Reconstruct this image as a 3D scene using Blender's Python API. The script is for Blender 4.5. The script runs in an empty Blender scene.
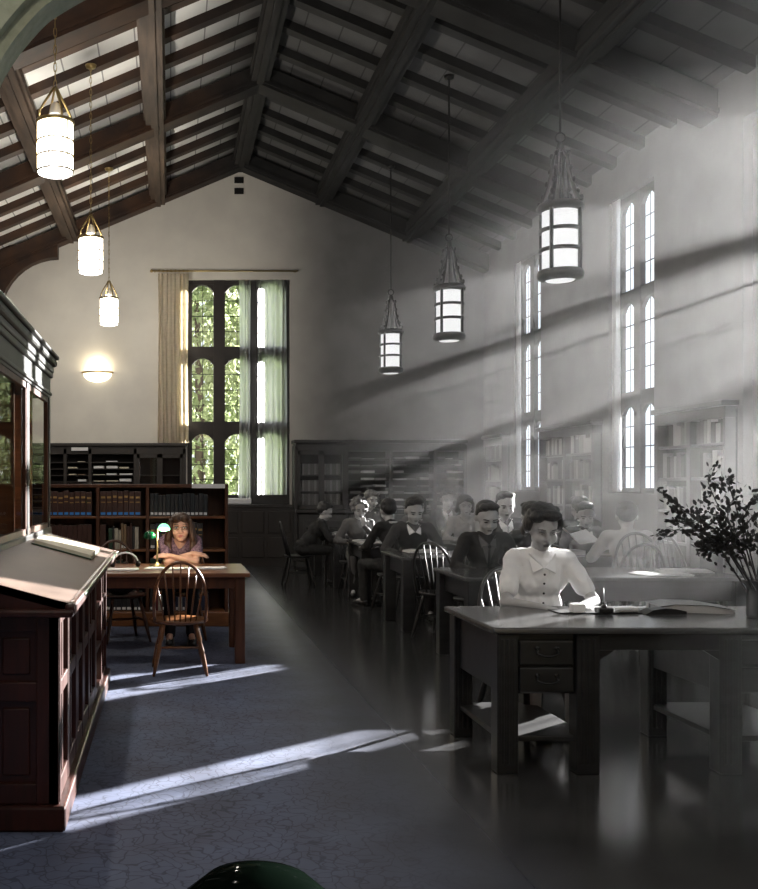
import bpy, bmesh, math, random
from mathutils import Vector, Matrix, Euler, noise as mnoise
random.seed(7)
PI = math.pi
SC = bpy.context.scene
COL = SC.collection
EYE, HX, HY, F = 1.5, 170.0, 484.0, 1000.0     # eye height, horizon point of the photo, focal length in pixels

# ------------------------------------------------------------------ materials
def mat(name, base=(.5, .5, .5), rough=.5, spec=.5, metal=0., noise=None, bump=0., scale=8., stretch=(1, 1, 1),
        emit=None, estr=0., coord='Object', trans=0., coat=0.):
    """Principled material; noise = second colour mixed in through a stretched noise."""
    m = bpy.data.materials.new(name); m.use_nodes = True
    nt = m.node_tree; N = nt.nodes; L = nt.links
    b = N['Principled BSDF']
    b.inputs['Base Color'].default_value = (*base, 1)
    b.inputs['Roughness'].default_value = rough
    b.inputs['Metallic'].default_value = metal
    b.inputs['Specular IOR Level'].default_value = spec
    b.inputs['Coat Weight'].default_value = coat
    if emit:
        b.inputs['Emission Color'].default_value = (*emit, 1); b.inputs['Emission Strength'].default_value = estr
    if noise or bump:
        tc = N.new('ShaderNodeTexCoord'); mp = N.new('ShaderNodeMapping'); mp.inputs['Scale'].default_value = stretch
        L.new(tc.outputs[coord], mp.inputs[0])
        n = N.new('ShaderNodeTexNoise'); n.inputs['Scale'].default_value = scale; n.inputs['Detail'].default_value = 5
        L.new(mp.outputs[0], n.inputs['Vector'])
        if noise:
            r = N.new('ShaderNodeMapRange'); r.inputs[1].default_value = .35; r.inputs[2].default_value = .65
            L.new(n.outputs['Fac'], r.inputs[0])
            mx = N.new('ShaderNodeMix'); mx.data_type = 'RGBA'
            mx.inputs[6].default_value = (*base, 1); mx.inputs[7].default_value = (*noise, 1)
            L.new(r.outputs[0], mx.inputs[0]); L.new(mx.outputs[2], b.inputs['Base Color'])
        if bump:
            bp = N.new('ShaderNodeBump'); bp.inputs['Strength'].default_value = bump; bp.inputs['Distance'].default_value = .02
            L.new(n.outputs['Fac'], bp.inputs['Height']); L.new(bp.outputs[0], b.inputs['Normal'])
    return m

def g(v): return (v, v, v)
def two_tone(name, ca, cb, x0, x1, ra=.6, rb=.6, na=None, nb=None, scale=3., bump=.1, sa=.5, sb=.5, stretch=(1, 1, 1)):
    """a finish that is coloured in the modern side of the room and grey in the old side (changes with world X)"""
    m = bpy.data.materials.new(name); m.use_nodes = True
    nt = m.node_tree; N = nt.nodes; L = nt.links; b = N['Principled BSDF']
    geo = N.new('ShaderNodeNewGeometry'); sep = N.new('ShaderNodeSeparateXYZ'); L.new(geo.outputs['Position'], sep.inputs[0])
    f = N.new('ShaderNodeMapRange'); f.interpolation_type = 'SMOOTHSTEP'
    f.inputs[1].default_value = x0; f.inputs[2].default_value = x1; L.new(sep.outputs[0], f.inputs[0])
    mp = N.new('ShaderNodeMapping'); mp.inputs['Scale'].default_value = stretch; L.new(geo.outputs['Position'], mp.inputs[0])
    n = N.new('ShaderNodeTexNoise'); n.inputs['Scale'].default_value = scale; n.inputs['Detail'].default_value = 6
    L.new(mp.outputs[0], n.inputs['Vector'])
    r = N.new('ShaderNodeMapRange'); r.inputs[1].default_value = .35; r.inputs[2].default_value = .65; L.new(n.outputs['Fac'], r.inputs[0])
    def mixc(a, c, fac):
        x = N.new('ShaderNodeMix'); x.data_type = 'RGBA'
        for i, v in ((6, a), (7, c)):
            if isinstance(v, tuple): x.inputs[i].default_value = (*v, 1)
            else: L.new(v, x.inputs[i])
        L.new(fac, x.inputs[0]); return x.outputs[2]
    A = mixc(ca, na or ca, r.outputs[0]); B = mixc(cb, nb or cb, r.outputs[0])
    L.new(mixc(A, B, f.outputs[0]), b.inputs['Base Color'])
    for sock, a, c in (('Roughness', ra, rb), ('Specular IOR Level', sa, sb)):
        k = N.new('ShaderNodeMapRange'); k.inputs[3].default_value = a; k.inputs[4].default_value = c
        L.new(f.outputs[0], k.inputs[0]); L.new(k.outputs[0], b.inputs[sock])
    bp = N.new('ShaderNodeBump'); bp.inputs['Strength'].default_value = bump; bp.inputs['Distance'].default_value = .02
    L.new(n.outputs['Fac'], bp.inputs['Height']); L.new(bp.outputs[0], b.inputs['Normal'])
    m['nodes'] = 1
    return m

M = {}
M['plaster'] = two_tone('plaster', (.74, .71, .64), g(.22), 1.2, 3.2, .85, .9, (.68, .65, .59), g(.18), 2.2, .12, .2, .15)  # right side's dimness is put into the plaster as a darker grey
M['roofwood'] = two_tone('roofwood', (.07, .034, .018), g(.036), -.4, 1.5, .55, .7, (.032, .018, .013), g(.022), 3., .15, .35, .2)
M['oldwood_beam'] = two_tone('oldbeam', (.095, .062, .042), g(.035), -.2, 1.5, .6, .7, (.05, .033, .023), g(.02), 4., .2, .35, .2, (3, .4, 3))
M['farwood'] = two_tone('farwood', (.02, .014, .01), g(.06), 1.5, 2.9, .5, .5, (.012, .009, .007), g(.045), 4., .05)
M['farinside'] = two_tone('farinside', (.012, .009, .008), g(.03), 1.5, 2.9, .8, .8)
M['winframe'] = two_tone('winframe', (.022, .016, .013), g(.035), .9, 1.8, .55, .6, (.013, .01, .009), g(.022), 4., .05)
M['cherry'] = mat('cherry', (.19, .075, .028), .3, noise=(.12, .045, .017), scale=3, stretch=(1, 8, 8), bump=.03)
M['panelling'] = mat('bounce_damping_panels', (.04, .022, .014), .5, noise=(.028, .015, .01), scale=3, stretch=(4, 4, 1))  # dark panels invented for the unseen walls, to cut bounced light
M['cherry_d'] = mat('cherry_dark', (.085, .03, .013), .45, spec=.35, noise=(.05, .018, .008), scale=3, stretch=(8, 8, 1), bump=.03)
M['mahog'] = mat('mahogany', (.045, .012, .008), .4, spec=.35, noise=(.025, .008, .005), scale=4, stretch=(8, 8, 1), bump=.04)
M['vitrine'] = mat('vitrine_wood', (.014, .014, .011), .42, spec=.35, noise=(.009, .008, .006), scale=4, stretch=(6, 1, 1))
M['slope'] = mat('slope_top', (.12, .08, .058), .6, spec=.25, noise=(.095, .062, .046), scale=2, stretch=(1, .6, 1))
M['greenedge'] = mat('green_edge', (.03, .07, .035), .35)
M['windsor'] = mat('windsor_wood', (.17, .07, .026), .28, noise=(.1, .04, .016), scale=5, stretch=(1, 1, 5))
M['windsor_d'] = mat('windsor_wood_dark', (.075, .03, .018), .35, noise=(.05, .02, .012), scale=5)
M['gwood'] = mat('grey_wood', g(.022), .38, spec=.35, noise=g(.013), scale=3, stretch=(1, 6, 6), bump=.02)
M['gtop'] = mat('grey_wood_top', g(.065), .22, noise=g(.045), scale=2.5, stretch=(1, 8, 1), bump=.02)
M['gwood_l'] = mat('grey_wood_light', g(.12), .3, noise=g(.09), scale=4)
M['brass'] = mat('brass', (.45, .34, .15), .35, metal=1)
M['iron'] = mat('iron', g(.018), .4, metal=.3, spec=.5)
M['white'] = mat('paper_white', g(.72), .7)
M['cream'] = mat('paper_cream', (.62, .57, .44), .7, noise=(.55, .5, .38), scale=20)
M['gpaper'] = mat('paper_grey', g(.5), .7)
M['stone'] = mat('arch_stone', (.5, .53, .38), .9, spec=.1, noise=(.4, .43, .3), scale=30, bump=.3)
M['archwood'] = mat('arch_wood', (.36, .22, .11), .7, noise=(.28, .17, .085), scale=5)
M['skin'] = mat('skin', (.68, .41, .30), .5, noise=(.62, .35, .26), scale=12)
M['gskin'] = mat('skin_grey', g(.5), .55, spec=.25, noise=g(.44), scale=12)
M['glip'] = mat('lip_grey', g(.16), .5); M['lip'] = mat('lip', (.42, .14, .12), .45)
M['dark'] = mat('near_black', g(.012), .4); M['eyew'] = mat('eye_white', g(.6), .3)
M['hair_brown'] = mat('hair_brown', (.09, .045, .024), .45, noise=(.035, .016, .009), scale=40, stretch=(3, 3, .3), bump=.5)
M['hair_dark'] = mat('hair_dark', g(.012), .38, noise=g(.03), scale=40, stretch=(3, 3, .6), bump=.6)
M['hair_mid'] = mat('hair_mid', g(.06), .5, noise=g(.03), scale=40, stretch=(3, 3, .6), bump=.6)
M['hair_light'] = mat('hair_light', g(.2), .5, noise=g(.09), scale=45, bump=.8)
M['blouse'] = mat('blouse_white', g(.92), .8, bump=.25, scale=9)
M['gcloth'] = mat('shirt_grey', g(.45), .8, bump=.25, scale=9)
M['suit'] = mat('suit_dark', g(.016), .85, bump=.2, scale=9)
M['sweater'] = mat('sweater_dark', g(.028), .9, bump=.3, scale=14)
M['midcloth'] = mat('mid_cloth', g(.11), .9, bump=.3, scale=12)
M['purple'] = mat('blouse_purple', (.07, .035, .065), .8, noise=(.3, .19, .24), scale=60, bump=.15)
M['black_cloth'] = mat('black_cloth', (.012, .012, .016), .9)

def carpet_floor():
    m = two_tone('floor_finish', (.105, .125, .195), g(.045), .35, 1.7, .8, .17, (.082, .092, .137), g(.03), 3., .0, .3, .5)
    nt = m.node_tree; N = nt.nodes; L = nt.links; b = N['Principled BSDF']
    # vine-like carpet pattern added to the colour on the carpet side
    geo = next(n for n in N if n.type == 'NEW_GEOMETRY')
    v = N.new('ShaderNodeTexVoronoi'); v.feature = 'DISTANCE_TO_EDGE'; v.inputs['Scale'].default_value = 14; v.inputs['Randomness'].default_value = 1
    nn = N.new('ShaderNodeTexNoise'); nn.inputs['Scale'].default_value = 6
    add = N.new('ShaderNodeVectorMath'); add.operation = 'ADD'; sc = N.new('ShaderNodeVectorMath'); sc.operation = 'SCALE'; sc.inputs[3].default_value = .25
    L.new(geo.outputs['Position'], nn.inputs['Vector']); L.new(nn.outputs['Color'], sc.inputs[0])
    L.new(geo.outputs['Position'], add.inputs[0]); L.new(sc.outputs[0], add.inputs[1]); L.new(add.outputs[0], v.inputs['Vector'])
    r = N.new('ShaderNodeMapRange'); r.inputs[1].default_value = .02; r.inputs[2].default_value = .07; r.inputs[3].default_value = .55; r.inputs[4].default_value = 1
    L.new(v.outputs['Distance'], r.inputs[0])
    f = next(n for n in N if n.type == 'MAP_RANGE' and n.interpolation_type == 'SMOOTHSTEP')
    k = N.new('ShaderNodeMix'); k.data_type = 'FLOAT'; k.inputs[3].default_value = 1
    L.new(f.outputs[0], k.inputs[0]); L.new(r.outputs[0], k.inputs[2])
    src = b.inputs['Base Color'].links[0].from_socket
    mul = N.new('ShaderNodeVectorMath'); mul.operation = 'SCALE'
    L.new(src, mul.inputs[0]); L.new(k.outputs[0], mul.inputs[3]); L.new(mul.outputs[0], b.inputs['Base Color'])
    # slow waviness of the old polished floor
    return m
M['floor'] = carpet_floor()

def panel_mat():
    """acoustic tiles between the rafters, joints every 0.45 m up the slope"""
    m = two_tone('roof_tiles', (.86, .85, .81), g(.11), .0, 1.5, .9, .9, (.82, .81, .78), g(.085), 2., .05)  # right slope's weaker lighting is put into its darker tile grey
    nt = m.node_tree; N = nt.nodes; L = nt.links; b = N['Principled BSDF']
    geo = next(n for n in N if n.type == 'NEW_GEOMETRY'); sep = next(n for n in N if n.type == 'SEPXYZ')
    k = N.new('ShaderNodeMath'); k.operation = 'MULTIPLY'; k.inputs[1].default_value = 2.3; L.new(sep.outputs[0], k.inputs[0])
    fr = N.new('ShaderNodeMath'); fr.operation = 'FRACT'; L.new(k.outputs[0], fr.inputs[0])
    lt = N.new('ShaderNodeMath'); lt.operation = 'GREATER_THAN'; lt.inputs[1].default_value = .04; L.new(fr.outputs[0], lt.inputs[0])
    mr = N.new('ShaderNodeMapRange'); mr.inputs[3].default_value = .4; L.new(lt.outputs[0], mr.inputs[0])
    mul = N.new('ShaderNodeVectorMath'); mul.operation = 'SCALE'
    L.new(b.inputs['Base Color'].links[0].from_socket, mul.inputs[0]); L.new(mr.outputs[0], mul.inputs[3]); L.new(mul.outputs[0], b.inputs['Base Color'])
    return m
M['panel'] = panel_mat()

def mix_trans(name, other, fac, col=(1, 1, 1)):
    """part see-through material: fac of the second shader over transparency"""
    m = bpy.data.materials.new(name); m.use_nodes = True; nt = m.node_tree; N = nt.nodes; L = nt.links
    N.remove(N['Principled BSDF']); out = N['Material Output']
    t = N.new('ShaderNodeBsdfTransparent'); mx = N.new('ShaderNodeMixShader'); mx.inputs[0].default_value = fac
    s = N.new(other[0])
    for k, v in other[1].items(): s.inputs[k].default_value = v
    t.inputs[0].default_value = (*col, 1)
    L.new(t.outputs[0], mx.inputs[1]); L.new(s.outputs[0], mx.inputs[2]); L.new(mx.outputs[0], out.inputs[0])
    return m
M['glass'] = mix_trans('window_glass', ('ShaderNodeBsdfGlossy', {'Roughness': .03, 'Color': (1, 1, 1, 1)}), .06)
M['caseglass'] = mix_trans('case_glass', ('ShaderNodeBsdfGlossy', {'Roughness': .02, 'Color': (1, 1, 1, 1)}), .1, (.95, .95, .95))
M['sheer'] = mix_trans('sheer_cloth', ('ShaderNodeBsdfTranslucent', {'Color': (.9, .9, .9, 1)}), .92)
M['lampglass_w'] = mix_trans('lamp_glass_lit', ('ShaderNodeEmission', {'Color': (1, .97, .93, 1), 'Strength': 7.}), .5)
M['lampglass_g'] = mix_trans('lamp_glass_dim', ('ShaderNodeEmission', {'Color': (1, 1, 1, 1), 'Strength': .85}), .93)
def cloth_curtain():
    m = mat('curtain_cloth', (.78, .71, .56), .9, noise=(.7, .63, .49), scale=6, stretch=(1, 1, 12))
    N = m.node_tree.nodes; L = m.node_tree.links
    tr = N.new('ShaderNodeBsdfTranslucent'); tr.inputs[0].default_value = (.5, .42, .28, 1)
    mx = N.new('ShaderNodeMixShader'); mx.inputs[0].default_value = .35
    L.new(N['Principled BSDF'].outputs[0], mx.inputs[1]); L.new(tr.outputs[0], mx.inputs[2]); L.new(mx.outputs[0], N['Material Output'].inputs[0])
    return m
M['curtain'] = cloth_curtain()
def leaf_mat(name, a, b_, tr_):
    m = mat(name, a, .5, noise=b_, scale=2.)
    N = m.node_tree.nodes; L = m.node_tree.links
    tr = N.new('ShaderNodeBsdfTranslucent'); tr.inputs[0].default_value = (*tr_, 1)
    mx = N.new('ShaderNodeMixShader'); mx.inputs[0].default_value = .5
    L.new(N['Principled BSDF'].outputs[0], mx.inputs[1]); L.new(tr.outputs[0], mx.inputs[2]); L.new(mx.outputs[0], N['Material Output'].inputs[0])
    return m
M['leaf'] = leaf_mat('tree_leaf', (.16, .2, .1), (.3, .33, .2), (.3, .36, .17))
M['gleaf'] = mat('desk_plant_leaf', g(.018), .7, spec=.2, noise=g(.03), scale=8)
M['bark'] = mat('bark', (.08, .06, .045), .9)
M['grass'] = mat('lawn', (.07, .12, .035), .9, noise=(.1, .15, .05), scale=4)
M['shade_g'] = mat('green_shade', (.005, .09, .035), .12, coat=.5)
M['shade_lit'] = mat('green_shade_lit', (.05, .5, .25), .3, emit=(.35, 1, .55), estr=1.6)
M['shade_dk'] = mat('dark_green_glass', (.0015, .003, .002), .7, spec=.0, coat=.04)
M['sconce'] = mat('sconce_glass', (.9, .85, .7), .4, emit=(1, .88, .62), estr=3.)

# ------------------------------------------------------------------ mesh builder
class MB:
    def __init__(s): s.v = []; s.f = []; s.m = []; s.s = []; s.mi = 0; s.sm = False
    def add(s, vs, fs, smooth=None, mtx=None):
        o = len(s.v)
        s.v += [tuple(mtx @ Vector(v)) if mtx else tuple(v) for v in vs]
        for f in fs: s.f.append([o+i for i in f]); s.m.append(s.mi); s.s.append(s.sm if smooth is None else smooth)
        return s
    def box(s, x0, x1, y0, y1, z0, z1, mtx=None):
        vs = [(x, y, z) for x in (x0, x1) for y in (y0, y1) for z in (z0, z1)]
        return s.add(vs, [(0, 1, 3, 2), (4, 6, 7, 5), (0, 4, 5, 1), (2, 3, 7, 6), (0, 2, 6, 4), (1, 5, 7, 3)], False, mtx)
    def bbox(s, x0, x1, y0, y1, z0, z1, b=.006, mtx=None):
        """box with chamfered edges"""
        bm = bmesh.new(); bmesh.ops.create_cube(bm, size=1)
        for v in bm.verts: v.co = Vector(((x0+x1)/2+v.co.x*(x1-x0), (y0+y1)/2+v.co.y*(y1-y0), (z0+z1)/2+v.co.z*(z1-z0)))
        bmesh.ops.bevel(bm, geom=bm.edges[:], offset=min(b, .45*min(x1-x0, y1-y0, z1-z0)), segments=2, affect='EDGES', profile=.5)
        bm.verts.index_update()
        s.add([v.co for v in bm.verts], [[v.index for v in f.verts] for f in bm.faces], False, mtx); bm.free(); return s
    def prism(s, poly, a0, a1, axis='y', mtx=None):
        """polygon extruded; axis y: poly is (x,z); axis x: poly is (y,z); axis z: poly is (x,y)"""
        n = len(poly)
        def P(p, a): return (p[0], a, p[1]) if axis == 'y' else ((a, p[0], p[1]) if axis == 'x' else (p[0], p[1], a))
        vs = [P(p, a0) for p in poly] + [P(p, a1) for p in poly]
        fs = [list(range(n))[::-1], list(range(n, 2*n))] + [(i, (i+1) % n, n+(i+1) % n, n+i) for i in range(n)]
        return s.add(vs, fs, False, mtx)
    def tube(s, pts, r, n=8, mtx=None, closed=False, flat=None):
        pts = [Vector(p) for p in pts]; R = r if isinstance(r, (list, tuple)) else [r]*len(pts)
        vs = []; fs = []; up = None
        for i, p in enumerate(pts):
            a = pts[i-1] if i > 0 else (pts[-1] if closed else p); b = pts[(i+1) % len(pts)] if (i < len(pts)-1 or closed) else p
            t = (b-a).normalized()
            if up is None: up = t.orthogonal().normalized()
            up = (up - t*up.dot(t)).normalized(); w = t.cross(up)
            for k in range(n):
                c = 2*PI*k/n; vs.append(p + up*math.cos(c)*R[i] + w*math.sin(c)*R[i]*(flat or 1))
        m_ = len(pts)
        for i in range(m_ if closed else m_-1):
            j = (i+1) % m_
            for k in range(n): fs.append((i*n+k, i*n+(k+1) % n, j*n+(k+1) % n, j*n+k))
        if not closed: fs += [list(range(n))[::-1], [(m_-1)*n+k for k in range(n)]]
        return s.add(vs, fs, True, mtx)
    def lathe(s, prof, n=20, c=(0, 0, 0), mtx=None):
        """profile (r,z) turned about z"""
        vs = []; fs = []; k = len(prof)
        for i in range(n):
            a = 2*PI*i/n
            vs += [(c[0]+r*math.cos(a), c[1]+r*math.sin(a), c[2]+z) for r, z in prof]
        for i in range(n):
            j = (i+1) % n
            for q in range(k-1): fs.append((i*k+q, j*k+q, j*k+q+1, i*k+q+1))
        return s.add(vs, fs, True, mtx)
    def ell(s, c, r, n=12, mtx=None):
        vs = [(c[0], c[1], c[2]-r[2])]; fs = []; m_ = max(4, n//2+1)
        for i in range(1, m_):
            t = -PI/2+PI*i/m_
            for k in range(n):
                a = 2*PI*k/n; vs.append((c[0]+r[0]*math.cos(t)*math.cos(a), c[1]+r[1]*math.cos(t)*math.sin(a), c[2]+r[2]*math.sin(t)))
        vs.append((c[0], c[1], c[2]+r[2]))
        for k in range(n): fs.append((0, 1+(k+1) % n, 1+k))
        for i in range(m_-2):
            for k in range(n): fs.append((1+i*n+k, 1+i*n+(k+1) % n, 1+(i+1)*n+(k+1) % n, 1+(i+1)*n+k))
        e = len(vs)-1
        for k in range(n): fs.append((1+(m_-2)*n+k, 1+(m_-2)*n+(k+1) % n, e))
        return s.add(vs, fs, True, mtx)
    def rc(s, a, ra, b, rb, n=12, mtx=None):
        """round cone: tapered capsule"""
        a = Vector(a); b = Vector(b); s.tube([a, a.lerp(b, .5), b], [ra, (ra+rb)/2, rb], n, mtx)
        s.ell(a, (ra,)*3, n, mtx); s.ell(b, (rb,)*3, n, mtx); return s
    def build(s, name, mats, parent=None, fix=True):
        me = bpy.data.meshes.new(name); me.from_pydata([tuple(v) for v in s.v], [], s.f)
        if fix:
            bm = bmesh.new(); bm.from_mesh(me); bmesh.ops.recalc_face_normals(bm, faces=bm.faces); bm.to_mesh(me); bm.free()
        for m_ in (mats if isinstance(mats, (list, tuple)) else [mats]): me.materials.append(M[m_] if isinstance(m_, str) else m_)
        me.polygons.foreach_set('material_index', s.m); me.polygons.foreach_set('use_smooth', s.s); me.update()
        o = bpy.data.objects.new(name, me); COL.objects.link(o)
        if parent is not None: o.parent = parent
        return o

def tag(o, label=None, cat=None, group=None, kind=None):
    if label: o['label'] = label
    if cat: o['category'] = cat
    if group: o['group'] = group
    if kind: o['kind'] = kind
    return o
def thing(name, loc, rz, label, cat, group=None, sc=None):
    o = bpy.data.objects.new(name, None); COL.objects.link(o); o.location = loc; o.rotation_euler = (0, 0, rz)
    if sc: o.scale = (sc,)*3
    o.empty_display_size = .1
    return tag(o, label, cat, group)
KIDS = {}
def dup(root, loc, rz, label, group=None, sc=None):
    def cp(o, par):
        c = o.copy(); COL.objects.link(c); c.parent = par
        for ch in [x for x in list(bpy.data.objects) if x.parent == o] if o.name not in KIDS else KIDS[o.name]: cp(ch, c)
        return c
    if root.name not in KIDS:
        def reg(o):
            KIDS[o.name] = list(o.children)
            for k in KIDS[o.name]: reg(k)
        reg(root)
    r = cp(root, None); r.location = loc; r.rotation_euler = (0, 0, rz)
    if sc: r.scale = (sc,)*3
    r['label'] = label
    if group: r['group'] = group
    elif 'group' in r: del r['group']
    return r
def S(o, label=None): tag(o, label, None, None, 'structure'); return o

# ------------------------------------------------------------------ room shell
XL, XR, YF, YN, XC = -3.3, 5.8, 18.5, 2.3, 1.3
SL = .42
def zu(x): return 7.27-SL*abs(x-XC)           # underside line of the principal rafters
def zp(x): return zu(x)+.36                   # boarding between the rafters
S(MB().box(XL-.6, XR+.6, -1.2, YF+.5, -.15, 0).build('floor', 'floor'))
# roof boards
mb = MB()
for sgn in (-1, 1):
    e = XL-.5 if sgn < 0 else XR+.5
    mb.prism([(XC, zp(XC)), (e, zp(e)), (e, zp(e)+.15), (XC, zp(XC)+.15)], YN-.3, YF+.3)
S(mb.build('ceiling', 'panel'))
# far wall with window opening
WX0, WX1, WZ0, WZ1 = .32, 2.22, 1.12, 5.28
mb = MB(); top = lambda x: (x, zp(x))
mb.prism([(XL, 0), (WX0, 0), (WX0, zp(WX0)), (XL, zp(XL))], YF, YF+.4)
mb.prism([(WX1, 0), (XR, 0), (XR, zp(XR)), (WX1, zp(WX1))], YF, YF+.4)
mb.box(WX0, WX1, YF, YF+.4, 0, WZ0)
mb.prism([(WX0, WZ1), (WX1, WZ1), (WX1, zp(WX1)), (XC, zp(XC)), (WX0, zp(WX0))], YF, YF+.4)
S(mb.build('wall_far', 'plaster'))
S(MB().box(XL-.4, XL, -1.2, YF+.4, 0, zp(XL)+.1).build('wall_left', 'panelling'))
# right wall with bays of windows
BAYS = [(15.63, 16.87, [(15.8, 16.16), (16.34, 16.7)]), (11.98, 13.22, [(12.15, 12.51), (12.69, 13.05)]), (8.33, 10.12, [(8.5, 8.86), (9.04, 9.40), (9.52, 10.02)]),
        (5.0, 7.25, [(5.12, 5.54), (5.68, 6.10), (6.22, 6.62), (6.74, 7.14)])]
RZ0, RZ1 = 1.38, 5.2
mb = MB(); y = YF+.4
for w0, w1, _ in BAYS:
    mb.box(XR, XR+.2, w1, y, 0, zp(XR)+.1); y = w0
    mb.box(XR, XR+.2, w0, w1, 0, RZ0); mb.box(XR, XR+.2, w0, w1, RZ1, zp(XR)+.1)
mb.box(XR, XR+.2, -1.2, y, 0, zp(XR)+.1)
S(mb.build('wall_right', 'plaster'))
# back of the alcove behind the camera
S(MB().box(XL-.4, XR+.4, -1.4, -1.2, 0, 8).build('wall_near', 'panelling'))

# entrance arch (stone, four-centred) that frames the view at the top left
AY = 2.5
def apx(x, y): return ((x-HX)/F*(AY+.07), EYE-(y-HY)/F*(AY+.07))
inner = [apx(*p) for p in ((-22, 1100), (-22, 180), (-12, 122), (0, 88), (9, 71), (22, 52), (44, 27), (60, 15), (88, -1), (130, -20), (200, -46), (330, -85), (560, -130))]
def smooth_line(p):
    out = []
    for i in range(len(p)-1):
        a, b, c, d = p[max(0, i-1)], p[i], p[i+1], p[min(len(p)-1, i+2)]
        for k in range(4):
            t = k/4
            out.append(tuple(.5*(2*b[q]+(c[q]-a[q])*t+(2*a[q]-5*b[q]+4*c[q]-d[q])*t*t+(3*b[q]-a[q]-3*c[q]+d[q])*t**3) for q in (0, 1)))
    return out+[p[-1]]
inner = inner[:1]+smooth_line(inner[1:])
def offs(pts, d):
    out = []
    for i, p in enumerate(pts):
        a = pts[max(0, i-1)]; b = pts[min(len(pts)-1, i+1)]; t = Vector((b[0]-a[0], b[1]-a[1])).normalized()
        out.append((p[0]-t.y*d, p[1]+t.x*d))
    return out
half = inner
right = [(2*half[-1][0]-p[0], p[1]) for p in half[::-1]][1:]
full = half+right
def band(d0, d1, y0, y1, m_, name, parent):
    a = offs(full, d0); b = offs(full, d1); mb = MB()
    for i in range(len(full)-1): mb.prism([a[i], a[i+1], b[i+1], b[i]], y0, y1)
    return mb.build(name, m_, parent)
arch = thing('stone_arch', (0, 0, 0), 0, 'green-grey stone arch cutting across the top left corner of the view', 'arch')
band(0, .035, AY-.02, AY+.07, 'stone', 'arch_moulding', arch)
band(.03, .085, AY-.05, AY+.07, 'stone', 'arch_ring', arch)
band(.085, .17, AY-.03, AY+.08, 'archwood', 'arch_wood_band', arch)
a = offs(full, .17)
mb = MB()
for i in range(1, len(full)-2): mb.prism([a[i], a[i+1], (a[i+1][0], 3.6), (a[i][0], 3.6)], AY, AY+.05)
S(mb.build('wall_arch', 'plaster'))

# ------------------------------------------------------------------ roof timbers
TR = [18.33, 14.6, 10.75, 6.9, 3.1]
for n, ty in enumerate(TR):
    mb = MB(); w = .17 if n else .14
    for sg in (-1, 1):
        e = XL if sg < 0 else XR
        for (d0, d1, ww) in ((0, .3, w), (.04, .09, w+.03)):
            mb.prism([(XC, zu(XC)+d0), (e, zu(e)+d0), (e, zu(e)+d1), (XC, zu(XC)+d1)], ty-ww, ty+ww)
        if sg > 0 or n not in (0, 2, 3): continue
        # curved knee brace
        def arc(R0):
            cx, cz = e-sg*1.25, zu(e-sg*1.25)-1.28; pts = []
            for k in range(11):
                t = math.radians(9*k); pts.append((cx+sg*R0*math.cos(t), cz+R0*math.sin(t)*1.0))
            return pts
        A = arc(1.25); B = arc(1.05)
        for k in range(10):
            mb.prism([A[k], A[k+1], B[k+1], B[k]], ty-w*.8, ty+w*.8)
            mb.prism([A[k], A[k+1], (e, A[k+1][1]), (e, A[k][1])] if k < 9 else [A[k], A[k+1], (A[k+1][0], A[k+1][1]+.1), (e, A[k][1])], ty-w*.7, ty+w*.7)
    S(mb.build('trim_%d' % (n+1), 'roofwood'), ['dark truss rafter against the far gable wall', 'dark truss rafter above the second left lantern', 'dark truss rafter above the nearest left lantern', 'dark truss rafter near the camera', 'dark truss rafter beside the arch'][n])
k = len(TR)
for (px_, lab) in ((XC, 'ridge beam'), (-.22, 'upper left purlin'), (-1.83, 'lower left purlin'), (2.82, 'upper right purlin'), (4.43, 'lower right purlin')):
    k += 1; d = .0 if px_ == XC else .02
    mb = MB(); z = zu(px_)
    mb.box(px_-.13, px_+.13, YN-.2, YF, z+.03, z+.3); mb.box(px_-.16, px_+.16, YN-.2, YF, z+.11, z+.16); mb.box(px_-.05, px_+.05, YN-.2, YF, z-.005, z+.04)
    S(mb.build('trim_%d' % k, 'oldwood_beam'), 'dark timber %s running the length of the roof' % lab)
for b in range(len(TR)-1):
    for q in range(1, 5):
        y = TR[b]+(TR[b+1]-TR[b])*q/5; k += 1; mb = MB()
        for sg in (-1, 1):
            e = XL if sg < 0 else XR
            mb.prism([(XC, zu(XC)+.24), (e, zu(e)+.24), (e, zu(e)+.36), (XC, zu(XC)+.36)], y-.08, y+.08)
        S(mb.build('trim_%d' % k, 'roofwood'), 'common rafter of the timber roof')

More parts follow.
